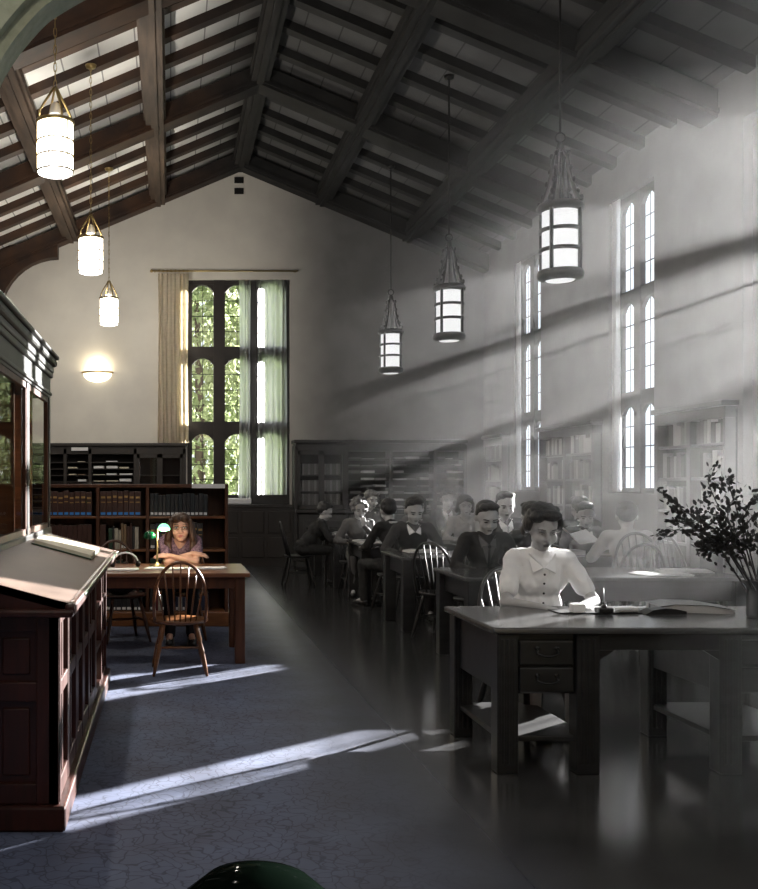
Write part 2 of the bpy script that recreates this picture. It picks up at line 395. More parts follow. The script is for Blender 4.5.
# ------------------------------------------------------------------ windows
def light_frame(mb, x0, x1, z0, z1, P, arch_h):
    """spandrels giving a light its low pointed head; P maps (u, v, w)->world"""
    n = 8; c = (x0+x1)/2; hw = (x1-x0)/2
    for sg in (-1, 1):
        pr = None
        for i in range(n+1):
            t = i/n; u = c+sg*hw*(1-t); zc = z1-arch_h*(1-t)**2.2
            if pr:
                vs = [P(pr[0], pr[1], 0), P(u, zc, 0), P(u, z1+.01, 0), P(pr[0], z1+.01, 0), P(pr[0], pr[1], 1), P(u, zc, 1), P(u, z1+.01, 1), P(pr[0], z1+.01, 1)]
                mb.add(vs, [(0, 1, 2, 3), (4, 7, 6, 5), (0, 4, 5, 1), (2, 6, 7, 3), (1, 5, 6, 2), (0, 3, 7, 4)], False)
            pr = (u, zc)
def make_window(name, us, tiers, u0, u1, z0, z1, P, rows, label):
    """P(u, z, d): d 0..1 through the frame thickness"""
    root = bpy.data.objects.new(name, None); COL.objects.link(root); tag(root, label, None, None, 'structure')
    mb = MB()
    def B(a0, a1, b0, b1, d0=0, d1=1):
        vs = [P(a, b, d) for a in (a0, a1) for b in (b0, b1) for d in (d0, d1)]
        mb.add(vs, [(0, 1, 3, 2), (4, 6, 7, 5), (0, 4, 5, 1), (2, 3, 7, 6), (0, 2, 6, 4), (1, 5, 7, 3)], False)
    edges = [u0]+[v for u in us for v in u]+[u1]
    for i in range(0, len(edges), 2): B(edges[i], edges[i+1], z0, z1, -.3 if 0 < i < len(edges)-2 else 0, 1)
    ze = [z0]+[v for t in tiers for v in t]+[z1]
    for i in range(0, len(ze), 2): B(u0, u1, ze[i], ze[i+1], -.15, 1)
    for u in us:
        for t in tiers: light_frame(mb, u[0], u[1], t[0], t[1], P, (u[1]-u[0])*.32)
    mb.build('window_frame', 'winframe', root)
    for u in us:
        for t in tiers:
            pm = MB(); pm.mi = 0
            pm.add([P(u[0], t[0], .5), P(u[1], t[0], .5), P(u[1], t[1], .5), P(u[0], t[1], .5)], [(0, 1, 2, 3)], False)
            pm.mi = 1
            def bar(a0, a1, b0, b1):
                vs = [P(a, b, d) for a in (a0, a1) for b in (b0, b1) for d in (.46, .56)]
                pm.add(vs, [(0, 1, 3, 2), (4, 6, 7, 5), (0, 4, 5, 1), (2, 3, 7, 6), (0, 2, 6, 4), (1, 5, 7, 3)], False)
            c = (u[0]+u[1])/2; bar(c-.006, c+.006, t[0], t[1])
            for r in range(1, rows):
                z = t[0]+(t[1]-t[0])*r/rows; bar(u[0], u[1], z-.007, z+.007)
            pm.build('pane', ['glass', 'iron'], root, fix=False)
    return root
P1 = lambda u, z, d: (u, YF+.08+.12*d, z)
make_window('window_1', [(.41, .81), (1.02, 1.48), (1.65, 2.1)], [(1.3, 2.43), (2.66, 3.84), (4.05, 5.2)], WX0, WX1, WZ0, WZ1, P1, 4, 'tall dark leaded window in the far gable wall')
for i, (w0, w1, us) in enumerate(BAYS):
    P2 = lambda u, z, d: (XR+.1+.05*d, u, z)
    make_window('window_%d' % (i+2), us, [(1.45, 2.5), (2.68, 3.82), (3.98, 5.12)], w0, w1, RZ0, RZ1, P2, 4,
                ['farthest', 'second farthest', 'third', 'fourth', 'nearest'][i]+' leaded window in the right wall')
S(MB().bbox(WX0-.1, WX1+.1, YF-.12, YF+.1, WZ0-.06, WZ0, .01).build('trim_60', 'farwood'), 'sill of the far window')
# vents high on the gable
for i in range(2):
    z = EYE+(HY-180-11*i)/F*YF
    tag(MB().box(1.19, 1.36, YF-.02, YF+.01, z-.06, z+.05).build('wall_vent', 'iron'), ['upper', 'lower'][i]+' small dark vent grille high under the gable peak', 'vent')

# curtains
def curtain(name, x0, x1, z0, z1, y, amp, folds, m_, label, cat, axis='x', group=None):
    n = int(folds*10); mb = MB(); vs = []; R = random.Random(int(x0*100)+folds)
    ph = R.random()*6
    rows = 10
    for j in range(rows+1):
        z = z1+(z0-z1)*j/rows
        for i in range(n+1):
            t = i/n; u = x0+(x1-x0)*t+.012*math.sin(t*folds*4+j*.4)
            w = y+amp*math.sin(t*folds*2*PI+ph+.25*math.sin(j*.6))*(.5+.5*j/rows)+amp*.3*math.sin(t*folds*5.1)
            vs.append((u, w, z) if axis == 'x' else (w, u, z))
    fs = [(j*(n+1)+i, j*(n+1)+i+1, (j+1)*(n+1)+i+1, (j+1)*(n+1)+i) for j in range(rows) for i in range(n)]
    mb.add(vs, fs, True); o = mb.build(name, m_, fix=False)
    return tag(o, label, cat, group)
curtain('curtain', -.22, .34, EYE-(443-HY)/F*18.4, 5.37, YF-.12, .035, 7, 'curtain', 'beige pleated curtain hanging left of the tall far window', 'curtain')
curtain('sheer_curtain', 1.28, 1.5, 1.2, 5.3, YF+.02, .02, 4, 'sheer', 'pale sheer curtain gathered across the middle light of the far window', 'curtain')
curtain('sheer_curtain', 1.6, 2.16, 1.3, 5.3, YF+.02, .022, 6, 'sheer', 'pale sheer curtain covering the right light of the far window', 'curtain')
for i, (w0, w1, us) in enumerate(BAYS[:2]):
    curtain('sheer_curtain', w1-.26, w1-.05, 1.4, 5.2, XR+.03, .02, 4, 'sheer', 'thin sheer curtain drawn to the far side of the %s right-hand window' % ['farthest', 'second farthest', 'nearest visible'][i], 'curtain', 'y')
rod = thing('curtain_rod', (0, 0, 0), 0, 'thin brass curtain rod above the far window', 'curtain rod')
MB().tube([(-.32, YF-.1, 5.42), (2.35, YF-.1, 5.42)], .014).build('rod', 'brass', rod)
MB().ell((-.34, YF-.1, 5.42), (.03,)*3).build('finial', 'brass', rod)
for i in range(8): MB().tube([(-.2+.075*i+.02*math.cos(t), YF-.1, 5.42+.02*math.sin(t)) for t in [k*PI/4 for k in range(8)]], .004, 4, closed=True).build('curtain_ring', 'brass', rod)
for x in (-.28, 2.3): MB().box(x-.01, x+.01, YF-.1, YF, 5.41, 5.43).build('rod_bracket', 'brass', rod)

# ------------------------------------------------------------------ outside
tag(MB().box(-25, 45, YF+.6, 60, -.6, -.5).build('lawn', 'grass'), kind='structure')
def tree(x, y, h, r, n, label, seed):
    R = random.Random(seed); root = thing('garden_tree', (x, y, -.5), 0, label, 'tree', 'trees outside the far window')
    MB().tube([(0, 0, 0), (.1, .05, h*.4), (0, .1, h*.75)], [.16, .12, .05], 8).build('trunk', 'bark', root)
    mb = MB()
    for i in range(n):
        a = R.random()*2*PI; zz = R.random()**.8; rr = r*math.sin(PI*min(1, .12+zz*.86))**.6*R.random()**.4
        c = Vector((rr*math.cos(a), rr*math.sin(a), .4+zz*(h-.4))); q = Euler((R.random()*6, R.random()*6, R.random()*6)).to_matrix()
        s_ = .07+.08*R.random()
        mb.add([c+q@Vector(v)*s_ for v in ((-1, 0, 0), (0, -.45, .1), (1, 0, 0), (0, .45, .1))], [(0, 1, 2), (0, 2, 3)], False)
    mb.build('foliage', 'leaf', root, fix=False)
tree(.6, 22.6, 8.2, 1.6, 6500, 'leafy tree behind the left light of the far window', 1)
tree(2.4, 24.2, 8.0, 1.7, 6000, 'leafy tree behind the middle light of the far window', 2)
tree(-1.2, 26.5, 9.0, 2.0, 3500, 'taller leafy tree left of the others outside the far window', 3)
tree(1.4, 30., 8.4, 2.8, 5000, 'distant leafy tree furthest from the far window', 4)

# ------------------------------------------------------------------ hanging lanterns
def lantern_old():
    t = thing('lantern', (0, 0, 0), 0, 'x', 'hanging lantern'); r = .155; h = .60
    mb = MB()
    for z in (.05, .07, .25, .41, .58): mb.lathe([(r-.012, z-.014), (r+.012, z-.014), (r+.012, z+.014), (r-.012, z+.014), (r-.012, z-.014)], 24)
    mb.lathe([(r-.03, 0), (r+.02, .02), (r+.03, .05), (r+.018, .085), (r-.01, .085), (r-.03, 0)], 24)
    mb.lathe([(r-.01, .56), (r+.022, .57), (r+.03, .6), (r+.012, .63), (r-.03, .635), (r-.01, .56)], 24)
    for k in range(4):
        a = PI/4+k*PI/2; c, s_ = math.cos(a), math.sin(a)
        mb.tube([(c*(r+.006), s_*(r+.006), .03), (c*(r+.006), s_*(r+.006), .61)], .016, 6)
    mb.build('cage', 'iron', t)
    MB().lathe([(r-.02, .03), (r-.014, .05), (r-.014, .58), (r-.03, .59)], 24).build('lamp_glass', 'lampglass_g', t, fix=False)
    MB().lathe([(0, -.005), (r-.05, .0), (r-.03, .02)], 20).build('glass_bowl', 'lampglass_g', t, fix=False)
    for k in range(4):
        a = PI/4+k*PI/2; c, s_ = math.cos(a), math.sin(a); m2 = MB()
        prof = [(r+.01, .62), (r-.02, .68), (.1, .78), (.075, .88), (.06, 1.0), (.02, 1.08)]
        m2.tube([(c*q, s_*q, z) for q, z in prof], [.024, .022, .018, .018, .014, .01], 6)
        for q, z in prof[:-1]: m2.ell((c*(q+.012), s_*(q+.012), z+.03), (.018, .018, .026), 6)
        m2.build('scroll_bracket', 'iron', t)
    m2 = MB(); m2.tube([(0, 0, .6), (0, 0, 1.12)], .006, 6)
    m2.lathe([(0, 1.05), (.035, 1.07), (.03, 1.12), (0, 1.14)], 10)
    m2.tube([(.04*math.cos(q), 0, 1.17+.04*math.sin(q)) for q in [k*PI/5 for k in range(10)]], .008, 5, closed=True).build('crown_ring', 'iron', t)
    return t
def lantern_new():
    t = thing('lantern', (0, 0, 0), 0, 'x', 'hanging lantern'); r = .145; h = .40
    MB().lathe([(0, .005), (r*.7, .0), (r-.01, .012), (r, .03), (r, .42), (r-.01, .43)], 24).build('lamp_glass', 'lampglass_w', t, fix=False)
    mb = MB()
    for z in (.03, .15, .27, .42): mb.lathe([(r-.002, z-.005), (r+.007, z-.005), (r+.007, z+.005), (r-.002, z+.005), (r-.002, z-.005)], 24)
    mb.lathe([(r-.02, .415), (r+.012, .415), (r+.012, .44), (r-.02, .44), (r-.02, .415)], 24)
    for k in range(6):
        a = k*PI/3+.3; c, s_ = math.cos(a), math.sin(a); mb.tube([(c*(r+.005), s_*(r+.005), .03), (c*(r+.005), s_*(r+.005), .43)], .005, 5)
    mb.build('cage', 'brass', t)
    for k in range(4):
        a = k*PI/2+.5; c, s_ = math.cos(a), math.sin(a)
        MB().tube([(c*q, s_*q, z) for q, z in ((r, .43), (r-.01, .5), (.09, .58), (.045, .65), (.012, .71))], .010, 6).build('hanger_strap', 'brass', t)
    MB().lathe([(0, .44), (.04, .44), (.05, .5), (.03, .58), (0, .6)], 12).build('lamp_holder', 'white', t)
    return t
def chain(t, z0, z1, m_, link=True):
    mb = MB(); n = int((z1-z0)/.07)
    if link:
        for i in range(n):
            z = z0+(z1-z0)*(i+.5)/n; hh = (z1-z0)/n*.62
            P = [(.012*math.cos(q), 0, z+hh*math.sin(q)) for q in [k*PI/4 for k in range(8)]]
            if i % 2: P = [(p[1], p[0], p[2]) for p in P]
            mb.tube(P, .004, 4, closed=True)
        mb.lathe([(.0, z1-.04), (.06, z1-.03), (.07, z1), (0, z1)], 12)
        mb.build('chain', m_, t)
    else:
        mb.tube([(0, 0, z0), (0, 0, z1)], .009, 6); mb.lathe([(.0, z1-.05), (.05, z1-.04), (.06, z1), (0, z1)], 12); mb.build('hanging_rod', m_, t)
def bulb(loc, w, col, r=.05):
    l = bpy.data.lights.new('lamp_light', 'POINT'); l.energy = w; l.color = col; l.shadow_soft_size = r
    o = bpy.data.objects.new('lamp_light', l); COL.objects.link(o); o.location = loc; return o
lanterns = []
for i, (X, Y, lab) in enumerate([(-.93, 8.1, 'brightly lit white glass lantern nearest in the left row, on a brass chain'), (-.95, 12., 'brightly lit white glass lantern second in the left row'),
                             (-.97, 15.9, 'smallest lit glass lantern of the left row, nearest the far wall')]):
    t = lantern_new(); t['label'] = lab; t['group'] = 'lit lanterns of the left row'; t.location = (X, Y, 4.0+.02*(i > 0)); chain(t, .70, zu(X)+.2-t.location.z, 'brass')
    lanterns.append(('w', X, Y, 4.22))
t = lantern_new(); t['label'] = 'added fill-light lantern out of view on the left near the arch'; t['group'] = 'lit lanterns of the left row'; t.location = (-.95, 4.2, 4.0); chain(t, .7, 2.5, 'brass')  # extra lamp outside the frame, added as fill light
lanterns.append(('m', -.95, 4.2, 4.22))
t = lantern_new(); t['label'] = 'added lantern out of view behind the camera, lighting the arch and cabinet'; t['group'] = 'lit lanterns of the left row'; t.location = (-.2, -.2, 4.0); chain(t, .7, 2.6, 'brass')  # extra lamp added behind the camera to brighten arch and cabinet end
lanterns.append(('n', -.2, -.2, 4.22))
t = lantern_old(); t['label'] = 'added iron caged lantern out of view, lighting the front desk'; t['group'] = 'iron lanterns of the right row'; t.location = (3.56, 5.4, 3.35); t.scale = (1.1, 1.1, 1.1)  # extra lamp added outside the frame to brighten the desk and writing woman
chain(t, 1.2, (zu(3.56)+.2-3.35)/1.1, 'iron', False); bulb((3.56, 5.4, 3.6), 110, (1, 1, 1), .1)
for X, Y, zb, lab in [(3.5, 8.97, 3.32, 'largest iron caged lantern of the right row, nearest the camera'), (3.46, 12.4, 3.27, 'middle iron caged lantern of the right row'),
                      (3.5, 15.85, 3.25, 'smallest iron caged lantern of the right row, nearest the far wall')]:
    t = lantern_old(); t['label'] = lab; t['group'] = 'iron lanterns of the right row'; t.location = (X, Y, zb); t.scale = (1.1, 1.1, 1.1)
    chain(t, 1.2, (zu(X)+.2-zb)/1.1, 'iron', False); lanterns.append(('g', X, Y, zb+.35))
# wall sconce on the far wall
t = thing('wall_sconce', (-1.34, YF, 3.56), 0, 'half-bowl brass and glass sconce glowing on the cream far wall', 'wall lamp')
mb = MB(); n = 16; vs = []; fs = []
for i in range(n+1):
    a = PI+PI*i/n
    for j in range(7):
        q = PI/2*j/6; vs.append((.26*math.cos(a)*math.cos(q), .16*math.sin(a)*math.cos(q), -.02-.16*math.sin(q)))
for i in range(n):
    for j in range(6): fs.append((i*7+j, i*7+j+1, (i+1)*7+j+1, (i+1)*7+j))
mb.add(vs, fs, True).build('glass_bowl', 'sconce', t, fix=False)
MB().tube([(.28*math.cos(PI+PI*i/n), .18*math.sin(PI+PI*i/n), 0) for i in range(n+1)], .018, 6).build('rim', 'brass', t)

# ------------------------------------------------------------------ left: slant-top cabinet and glazed case
CX, CY0, CY1, CZ = -.48, 4.33, 7.55, .97
t = thing('slant_top_cabinet', (0, 0, 0), 0, 'dark mahogany panelled cabinet with a sloping reading top, left foreground', 'cabinet')
mb = MB(); mb.box(-1.9, CX-.03, CY0+.03, 6.5, .12, CZ-.02)
mb.box(-1.9, -.85, 6.5, CY1-.03, .12, CZ-.02); mb.box(-.86, CX-.02, CY1-.06, CY1-.02, .12, CZ-.02)
mb.build('body', 'mahog', t)
MB().bbox(-1.93, CX+.03, CY0-.03, CY1+.02, 0, .11, .012).build('plinth', 'mahog', t)
mb = MB()   # near end: stiles and rails
zs = [(.11, .2), (.555, .64), (.86, .97)]
for x0, x1 in ((CX-.10, CX), (CX-.36, CX-.28), (CX-.9, CX-.82), (CX-1.42, CX-1.32)): mb.bbox(x0, x1, CY0, CY0+.05, .11, .97, .006)
for z0, z1 in zs: mb.bbox(-1.9, CX-.03, CY0+.004, CY0+.05, z0, z1, .006)
mb.build('end_frame', 'mahog', t)
mb = MB()
for x0, x1 in ((CX-.28, CX-.10), (CX-.82, CX-.36)):
    for z0, z1 in ((.2, .555), (.64, .86)): mb.bbox(x0+.03, x1-.03, CY0+.018, CY0+.05, z0+.03, z1-.03, .008)
mb.build('end_panel', 'mahog', t)
mb = MB()   # long side facing the room
ys = [4.33, 4.72, 5.12, 5.5, 5.9, 6.5]
for y in ys[:-1]+[6.42]: mb.bbox(CX-.05, CX, y, y+.09, .11, .97, .006)
mb.bbox(CX-.05, CX-.003, CY0, 6.5, .11, .2, .006); mb.bbox(CX-.05, CX-.003, CY0, 6.5, .88, .97, .006); mb.bbox(CX-.05, CX-.003, CY0, 6.5, .56, .63, .006)
for i in range(5):
    c = (ys[i]+.09+ys[i+1])/2; mb.bbox(CX-.05, CX-.01, c-.02, c+.02, .2, .9, .005)
mb.build('side_frame', 'mahog', t)
mb = MB()
for y in (6.5, 7.0, CY1-.03): mb.box(-.86, CX, y, y+.03, .11, CZ)
for z in (.11, .38, .66, .93): mb.box(-.86, CX-.005, 6.5, CY1-.03, z, z+.025)
mb.build('open_shelf', 'mahog', t)
zt = lambda x: .985+(-.42-x)*.27
MB().prism([(-.42, .985), (-.95, zt(-.95)), (-.95, zt(-.95)-.04), (-.42, .95)], CY0-.05, CY1+.15).build('sloping_top', 'slope', t)
mb = MB(); mb.bbox(-.45, -.405, CY0-.07, CY1+.17, .935, .99, .015)
mb.prism([(-.42, .95), (-1.9, .95), (-1.9, .98), (-.95, zt(-.95)), (-.42, .985)], CY0-.05, CY0-.03)
mb.bbox(-1.9, -.41, CY0-.08, CY0-.02, .93, .965, .012)
mb.build('top_moulding', 'mahog', t)
MB().bbox(-.42, -.398, CY0+.4, CY1+.17, .972, .984, .004).build('edge_strip', 'greenedge', t)
# books in its open shelf
cb = None
for z in (.135, .405, .685):
    y = 6.55
    while y < 7.45:
        w = random.uniform(.03, .055); h = random.uniform(.19, .235)
        if 6.96 < y+w and y < 7.04: y = 7.045; continue
        c_ = random.choice(['bk_navy', 'bk_brown', 'bk_white', 'bk_black'])
        cb = (cb or [])+[(y, w, h, z, c_)]; y += w+.003
# glazed case
VY0, VY1, VX = 4.2, 7.95, -.95
v = thing('glazed_display_case', (0, 0, 0), 0, 'dark glazed wooden case with cornice rising behind the sloping cabinet top', 'display case')
mb = MB(); mb.bbox(-1.65, VX, VY0, VY1, 2.18, 2.34, .005); mb.bbox(-1.67, VX+.02, VY0-.02, VY1+.02, 2.34, 2.38, .01)
mb.bbox(-1.66, VX+.012, VY0-.01, VY1+.01, 2.2, 2.225, .006)
mb.build('frieze', 'vitrine', v)
mb = MB(); mb.bbox(-1.68, VX+.025, VY0-.03, VY1+.03, 2.38, 2.43, .01); mb.bbox(-1.7, VX+.05, VY0-.05, VY1+.05, 2.43, 2.49, .02); mb.bbox(-1.72, VX+.065, VY0-.06, VY1+.06, 2.49, 2.52, .01)
mb.build('cornice', 'vitrine', v)
pys = [4.2, 5.45, 6.68, 7.86]
for y in pys:
    for x in (VX, -1.6): MB().bbox(x-.045, x, y, y+.09, 1.0, 2.18, .006).build('post', 'vitrine', v)
mb = MB(); mb.bbox(-1.65, VX+.01, VY0, VY1, .985, 1.16, .008); mb.build('bottom_rail', 'vitrine', v)
for i in range(3):
    mb = MB(); y0, y1 = pys[i]+.09, pys[i+1]
    for a0, a1, b0, b1 in ((y0, y0+.035, 1.16, 2.18), (y1-.035, y1, 1.16, 2.18), (y0, y1, 1.16, 1.2), (y0, y1, 2.14, 2.18)): mb.box(VX-.035, VX-.008, a0, a1, b0, b1)
    d = mb.build('door_frame', 'cherry_d', v)
    MB().add([(VX-.02, y0, 1.16), (VX-.02, y1, 1.16), (VX-.02, y1, 2.18), (VX-.02, y0, 2.18)], [(0, 1, 2, 3)], False).build('door_glass', 'caseglass', d, fix=False)
    MB().add([(-1.62, y0, 1.16), (-1.62, y1, 1.16), (-1.62, y1, 2.18), (-1.62, y0, 2.18)], [(0, 1, 2, 3)], False).build('rear_glass', 'caseglass', d, fix=False)
for y in (5.44, 6.72, 7.6): MB().bbox(-1.6, -1.05, y, y+.04, 1.16, 2.18, .004).build('inner_divider', 'cherry', v)
# open volume on the slope
t = thing('open_book', (-.68, 6.85, zt(-.68)+.006), 0, 'open yellowed newspaper volume lying on the sloping cabinet top', 'book')
t.rotation_euler = (0, math.atan(.27), 0)
mb = MB()
for sgn in (-1, 1):
    mb.prism([(0, 0), (sgn*.38, 0), (sgn*.37, .022), (sgn*.2, .034), (sgn*.03, .028), (0, .016)], -.21, .17, 'x')
mb.build('pages', 'cream', t)
MB().bbox(-.22, .18, -.41, .41, -.004, .004, .002).build('cover', 'greenedge', t)

# ------------------------------------------------------------------ books
for n_, c_ in dict(bk_brown=(.05, .018, .012), bk_black=(.012, .013, .016), bk_navy=(.012, .02, .05), bk_green=(.012, .045, .025), bk_white=(.4, .37, .3),
                   bk_tan=(.2, .13, .07), bk_red=(.12, .02, .02), bk_teal=(.007, .013, .018)).items():
    M[n_] = mat(n_, c_, .45, noise=tuple(x*.7 for x in c_), scale=30)
for v_ in (.03, .07, .14, .25, .42): M['bk_g%d' % int(v_*100)] = mat('bk_grey%d' % int(v_*100), g(v_), .6)
M['lab_blue'] = mat('label_blue', (.03, .2, .55), .5); M['lab_white'] = mat('label_white', g(.65), .6); M['lab_gold'] = mat('label_gold', (.35, .22, .07), .4)
BK = {}
def book_mesh(cover, lab, w, h, d, gold=False):
    key = (cover, lab, round(w, 3), round(h, 2), gold)
    if key not in BK:
        mb = MB(); mb.bbox(0, w, 0, .012, 0, h, .004); mb.box(0, .003, .01, d, 0, h); mb.box(w-.003, w, .01, d, 0, h)
        mb.mi = 1; mb.box(.003, w-.003, .012, d-.004, .003, h-.004)
        mb.mi = 2
        if lab: mb.box(w*.12, w*.88, -.0012, .002, h*.05, h*.05+.028)
        mb.mi = 3
        if gold: mb.box(w*.15, w*.85, -.001, .002, h*.72, h*.8); mb.box(w*.15, w*.85, -.001, .002, h*.55, h*.58)
        o = mb.build('book', [cover, 'cream', lab or 'lab_white', 'lab_gold']); me = o.data; bpy.data.objects.remove(o); BK[key] = me
    return BK[key]
NB = 0
def book(cover, lab, w, h, d, loc, rz, label, group, gold=False):
    global NB
    NB += 1
    o = bpy.data.objects.new('book', book_mesh(cover, lab, w, h, d, gold)); COL.objects.link(o)
    o.location = loc; o.rotation_euler = (0, 0, rz); tag(o, label, 'book', group); return o
for (y, w, h, z, c_) in cb:
    book(c_, None, round(w/.01)*.01, round(h/.02)*.02, .2, (CX-.05, y, z), PI/2, 'small volume standing in the open end shelf of the slant-top cabinet', 'books in the open end shelf of the slant-top cabinet')

# low bookcase behind the reading table
BX0, BX1, BY, BD = -1.35, .615, 10.55, .38
t = thing('low_bookcase', (0, 0, 0), 0, 'waist-high reddish wooden bookcase behind the reading woman', 'bookcase')
sh = [.16, .45, .81, 1.16]
MB().bbox(BX0, BX1, BY, BY+BD, 1.46, 1.5, .006).build('top', 'cherry_d', t)
MB().bbox(BX0-.02, BX1+.02, BY-.03, BY+BD, 0, .15, .01).build('base', 'cherry', t)
for x in (BX0, -.78+.0, -.255, BX1-.035):
    MB().bbox(x, x+.035, BY, BY+BD-.02, .15, 1.46, .004).build('upright', 'cherry_d' if BX0 < x < .5 else 'cherry_d', t)
for z in sh: MB().bbox(BX0+.03, BX1-.03, BY+.004, BY+BD-.02, z-.025, z, .004).build('shelf', 'cherry', t)
MB().box(BX0, BX1, BY+BD-.02, BY+BD, .1, 1.48).build('back_panel', 'cherry_d', t)
def row(x0, x1, z, y, kinds, label, group, R, wr=(.045, .06), hr=(.25, .26), gold=False, d=.25):
    x = x0; kk = 0
    while True:
        w = round(R.uniform(*wr)/.005)*.005
        if x+w > x1: break
        h = round(R.uniform(*hr)/.01)*.01
        c_, l_ = kinds[kk % len(kinds)] if len(kinds) < 4 else R.choice(kinds)
        book(c_, l_, w, h, d, (x, y+.02, z+.001), 0, label, group, gold); x += w+.002; kk += 1
R = random.Random(3)
row(-1.3, -.8, 1.16, BY, [('bk_brown', 'lab_blue')], 'brown volume with blue spine label on the top shelf, left bay of the low bookcase', 'brown volumes in the left bay', R, (.055, .06), (.25, .27), True)
row(-.74, -.26, 1.16, BY, [('bk_brown', 'lab_blue')], 'brown volume with blue spine label on the top shelf, middle bay of the low bookcase', 'brown volumes in the middle bay', R, (.055, .065), (.25, .27), True)
row(-.21, .4, 1.16, BY, [('bk_black', 'lab_white'), ('bk_teal', 'lab_white'), ('bk_black', 'lab_white')], 'black volume with white spine label on the top shelf of the low bookcase', 'black volumes on the top shelf', R, (.035, .045), (.22, .24))
row(-1.3, -.8, .81, BY, [('bk_brown', None)], 'brown volume on the second shelf, left bay of the low bookcase', 'brown volumes on the second shelf', R)
row(-.74, -.66, .81, BY, [('bk_brown', None)], 'brown volume at the left of the second shelf of the low bookcase', 'brown volumes beside the green books', R)
row(-.65, -.32, .81, BY, [('bk_green', None), ('bk_black', None), ('bk_white', None), ('bk_tan', 'lab_white'), ('bk_brown', None)], 'thin mixed volume on the second shelf of the low bookcase', 'mixed volumes on the second shelf', R, (.02, .04), (.2, .27))
row(-.21, .4, .81, BY, [('bk_black', 'lab_white'), ('bk_navy', 'lab_white'), ('bk_black', 'lab_white')], 'dark volume on the second shelf behind the reading woman', 'dark volumes behind the reading woman', R, (.05, .06), (.26, .28), True)
row(-1.3, -.4, .45, BY, [('bk_green', 'lab_white'), ('bk_black', 'lab_white')], 'dark volume on the third shelf left of the low bookcase', 'dark volumes on the third shelf', R, (.04, .055), (.22, .24))
row(-.21, .2, .45, BY, [('bk_green', None), ('bk_black', None)], 'dark green volume on the third shelf behind the woman', 'green volumes on the third shelf', R)
book('bk_white', None, .1, .13, .1, (.36, BY+.03, .451), 0, 'pale box file standing alone on the third shelf of the low bookcase', 'box files')
row(-1.3, -.28, .16, BY, [('bk_black', 'lab_white')], 'black volume with white label on the bottom shelf of the low bookcase', 'black volumes on the bottom shelf', R, (.045, .06), (.2, .22))
row(-.21, .42, .16, BY, [('bk_navy', 'lab_white'), ('bk_red', None), ('bk_black', 'lab_white'), ('bk_navy', None), ('bk_white', None)], 'blue or red volume on the bottom shelf right of the reading woman', 'mixed volumes on the bottom shelf', R, (.02, .045), (.19, .25))
tag(MB().bbox(.23, .58, BY-.004, BY-.001, 1.455, 1.5, .001).build('shelf_label', 'white'), 'white label strip on the top edge of the low bookcase', 'label')

# ------------------------------------------------------------------ far wall cases
def far_case(x0, x1, label, units, top_z, yf=18.1, lower=True):
    """tall wall case: units is a list of (x0, x1, kind)"""
    t = thing('wall_case', (0, 0, 0), 0, label, 'bookcase')
    mb = MB(); mb.bbox(x0-.04, x1+.04, yf-.05, YF-.0, top_z-.06, top_z, .012); mb.bbox(x0, x1, yf, YF-.0, top_z-.2, top_z-.06, .004)
    mb.build('cornice', 'farwood', t)
    MB().box(x0, x1, YF-.06, YF-.01, 0, top_z-.1).build('back_panel', 'farinside', t)
    MB().bbox(x0-.02, x1+.02, yf-.12, YF-.01, .98, 1.04, .008).build('counter', 'farwood', t)
    MB().bbox(x0, x1, yf-.1, YF-.06, 0, .1, .008).build('plinth', 'farwood', t)
    xs = sorted(set([u[0] for u in units]+[u[1] for u in units]))
    for x in xs: MB().bbox(x-.03, x+.03, yf, YF-.06, .1, top_z-.1, .004).build('upright', 'farwood', t)
    for a, b, kind in units:
        if kind == 'slots':
            mb = MB(); n = 8
            for i in range(n): z = 1.06+i*(top_z-1.3)/n; mb.box(a+.03, b-.03, yf+.02, YF-.06, z, z+.015)
            mb.build('slot_shelves', 'farwood', t)
        elif kind == 'doors':
            m_ = (a+b)/2
            for p, q in ((a+.03, m_), (m_, b-.03)):
                mb = MB()
                for c0, c1, d0, d1 in ((p, p+.05, 1.05, top_z-.2), (q-.05, q, 1.05, top_z-.2), (p, q, 1.05, 1.12), (p, q, top_z-.27, top_z-.2)): mb.box(c0, c1, yf-.02, yf+.01, d0, d1)
                d = mb.build('door', 'farwood', t)
                MB().add([(p, yf, 1.05), (q, yf, 1.05), (q, yf, top_z-.2), (p, yf, top_z-.2)], [(0, 1, 2, 3)], False).build('door_glass', 'caseglass', d, fix=False)
            mb = MB()
            for z in (1.35, 1.65): mb.box(a+.03, b-.03, yf+.05, YF-.06, z, z+.02)
            mb.build('inner_shelves', 'farwood', t)
        if lower:
            mb = MB()
            for p, q in ((a+.03, (a+b)/2), ((a+b)/2, b-.03)):
                mb.bbox(p+.01, q-.01, yf-.09, yf, .12, .95, .005); mb.bbox(p+.09, q-.09, yf-.1, yf-.08, .22, .85, .006)
            mb.build('cupboard_doors', 'farwood', t)
    return t
pxX = lambda x, D: (x-HX)/F*D
far_case(-2.6, .28, 'dark wall case with pigeonholes and glazed doors left of the far window', [(-2.6, -1.9, 'slots'), (-1.9, -1.45, 'slots'), (-1.45, -.63, 'slots'), (-.63, .26, 'doors')], 2.24)
far_case(2.28, 5.35, 'long grey wall case of newspaper slots right of the far window', [(2.28, 3.2, 'doors'), (3.2, 4.0, 'slots'), (4.0, 4.8, 'slots'), (4.8, 5.35, 'slots')], 2.3)
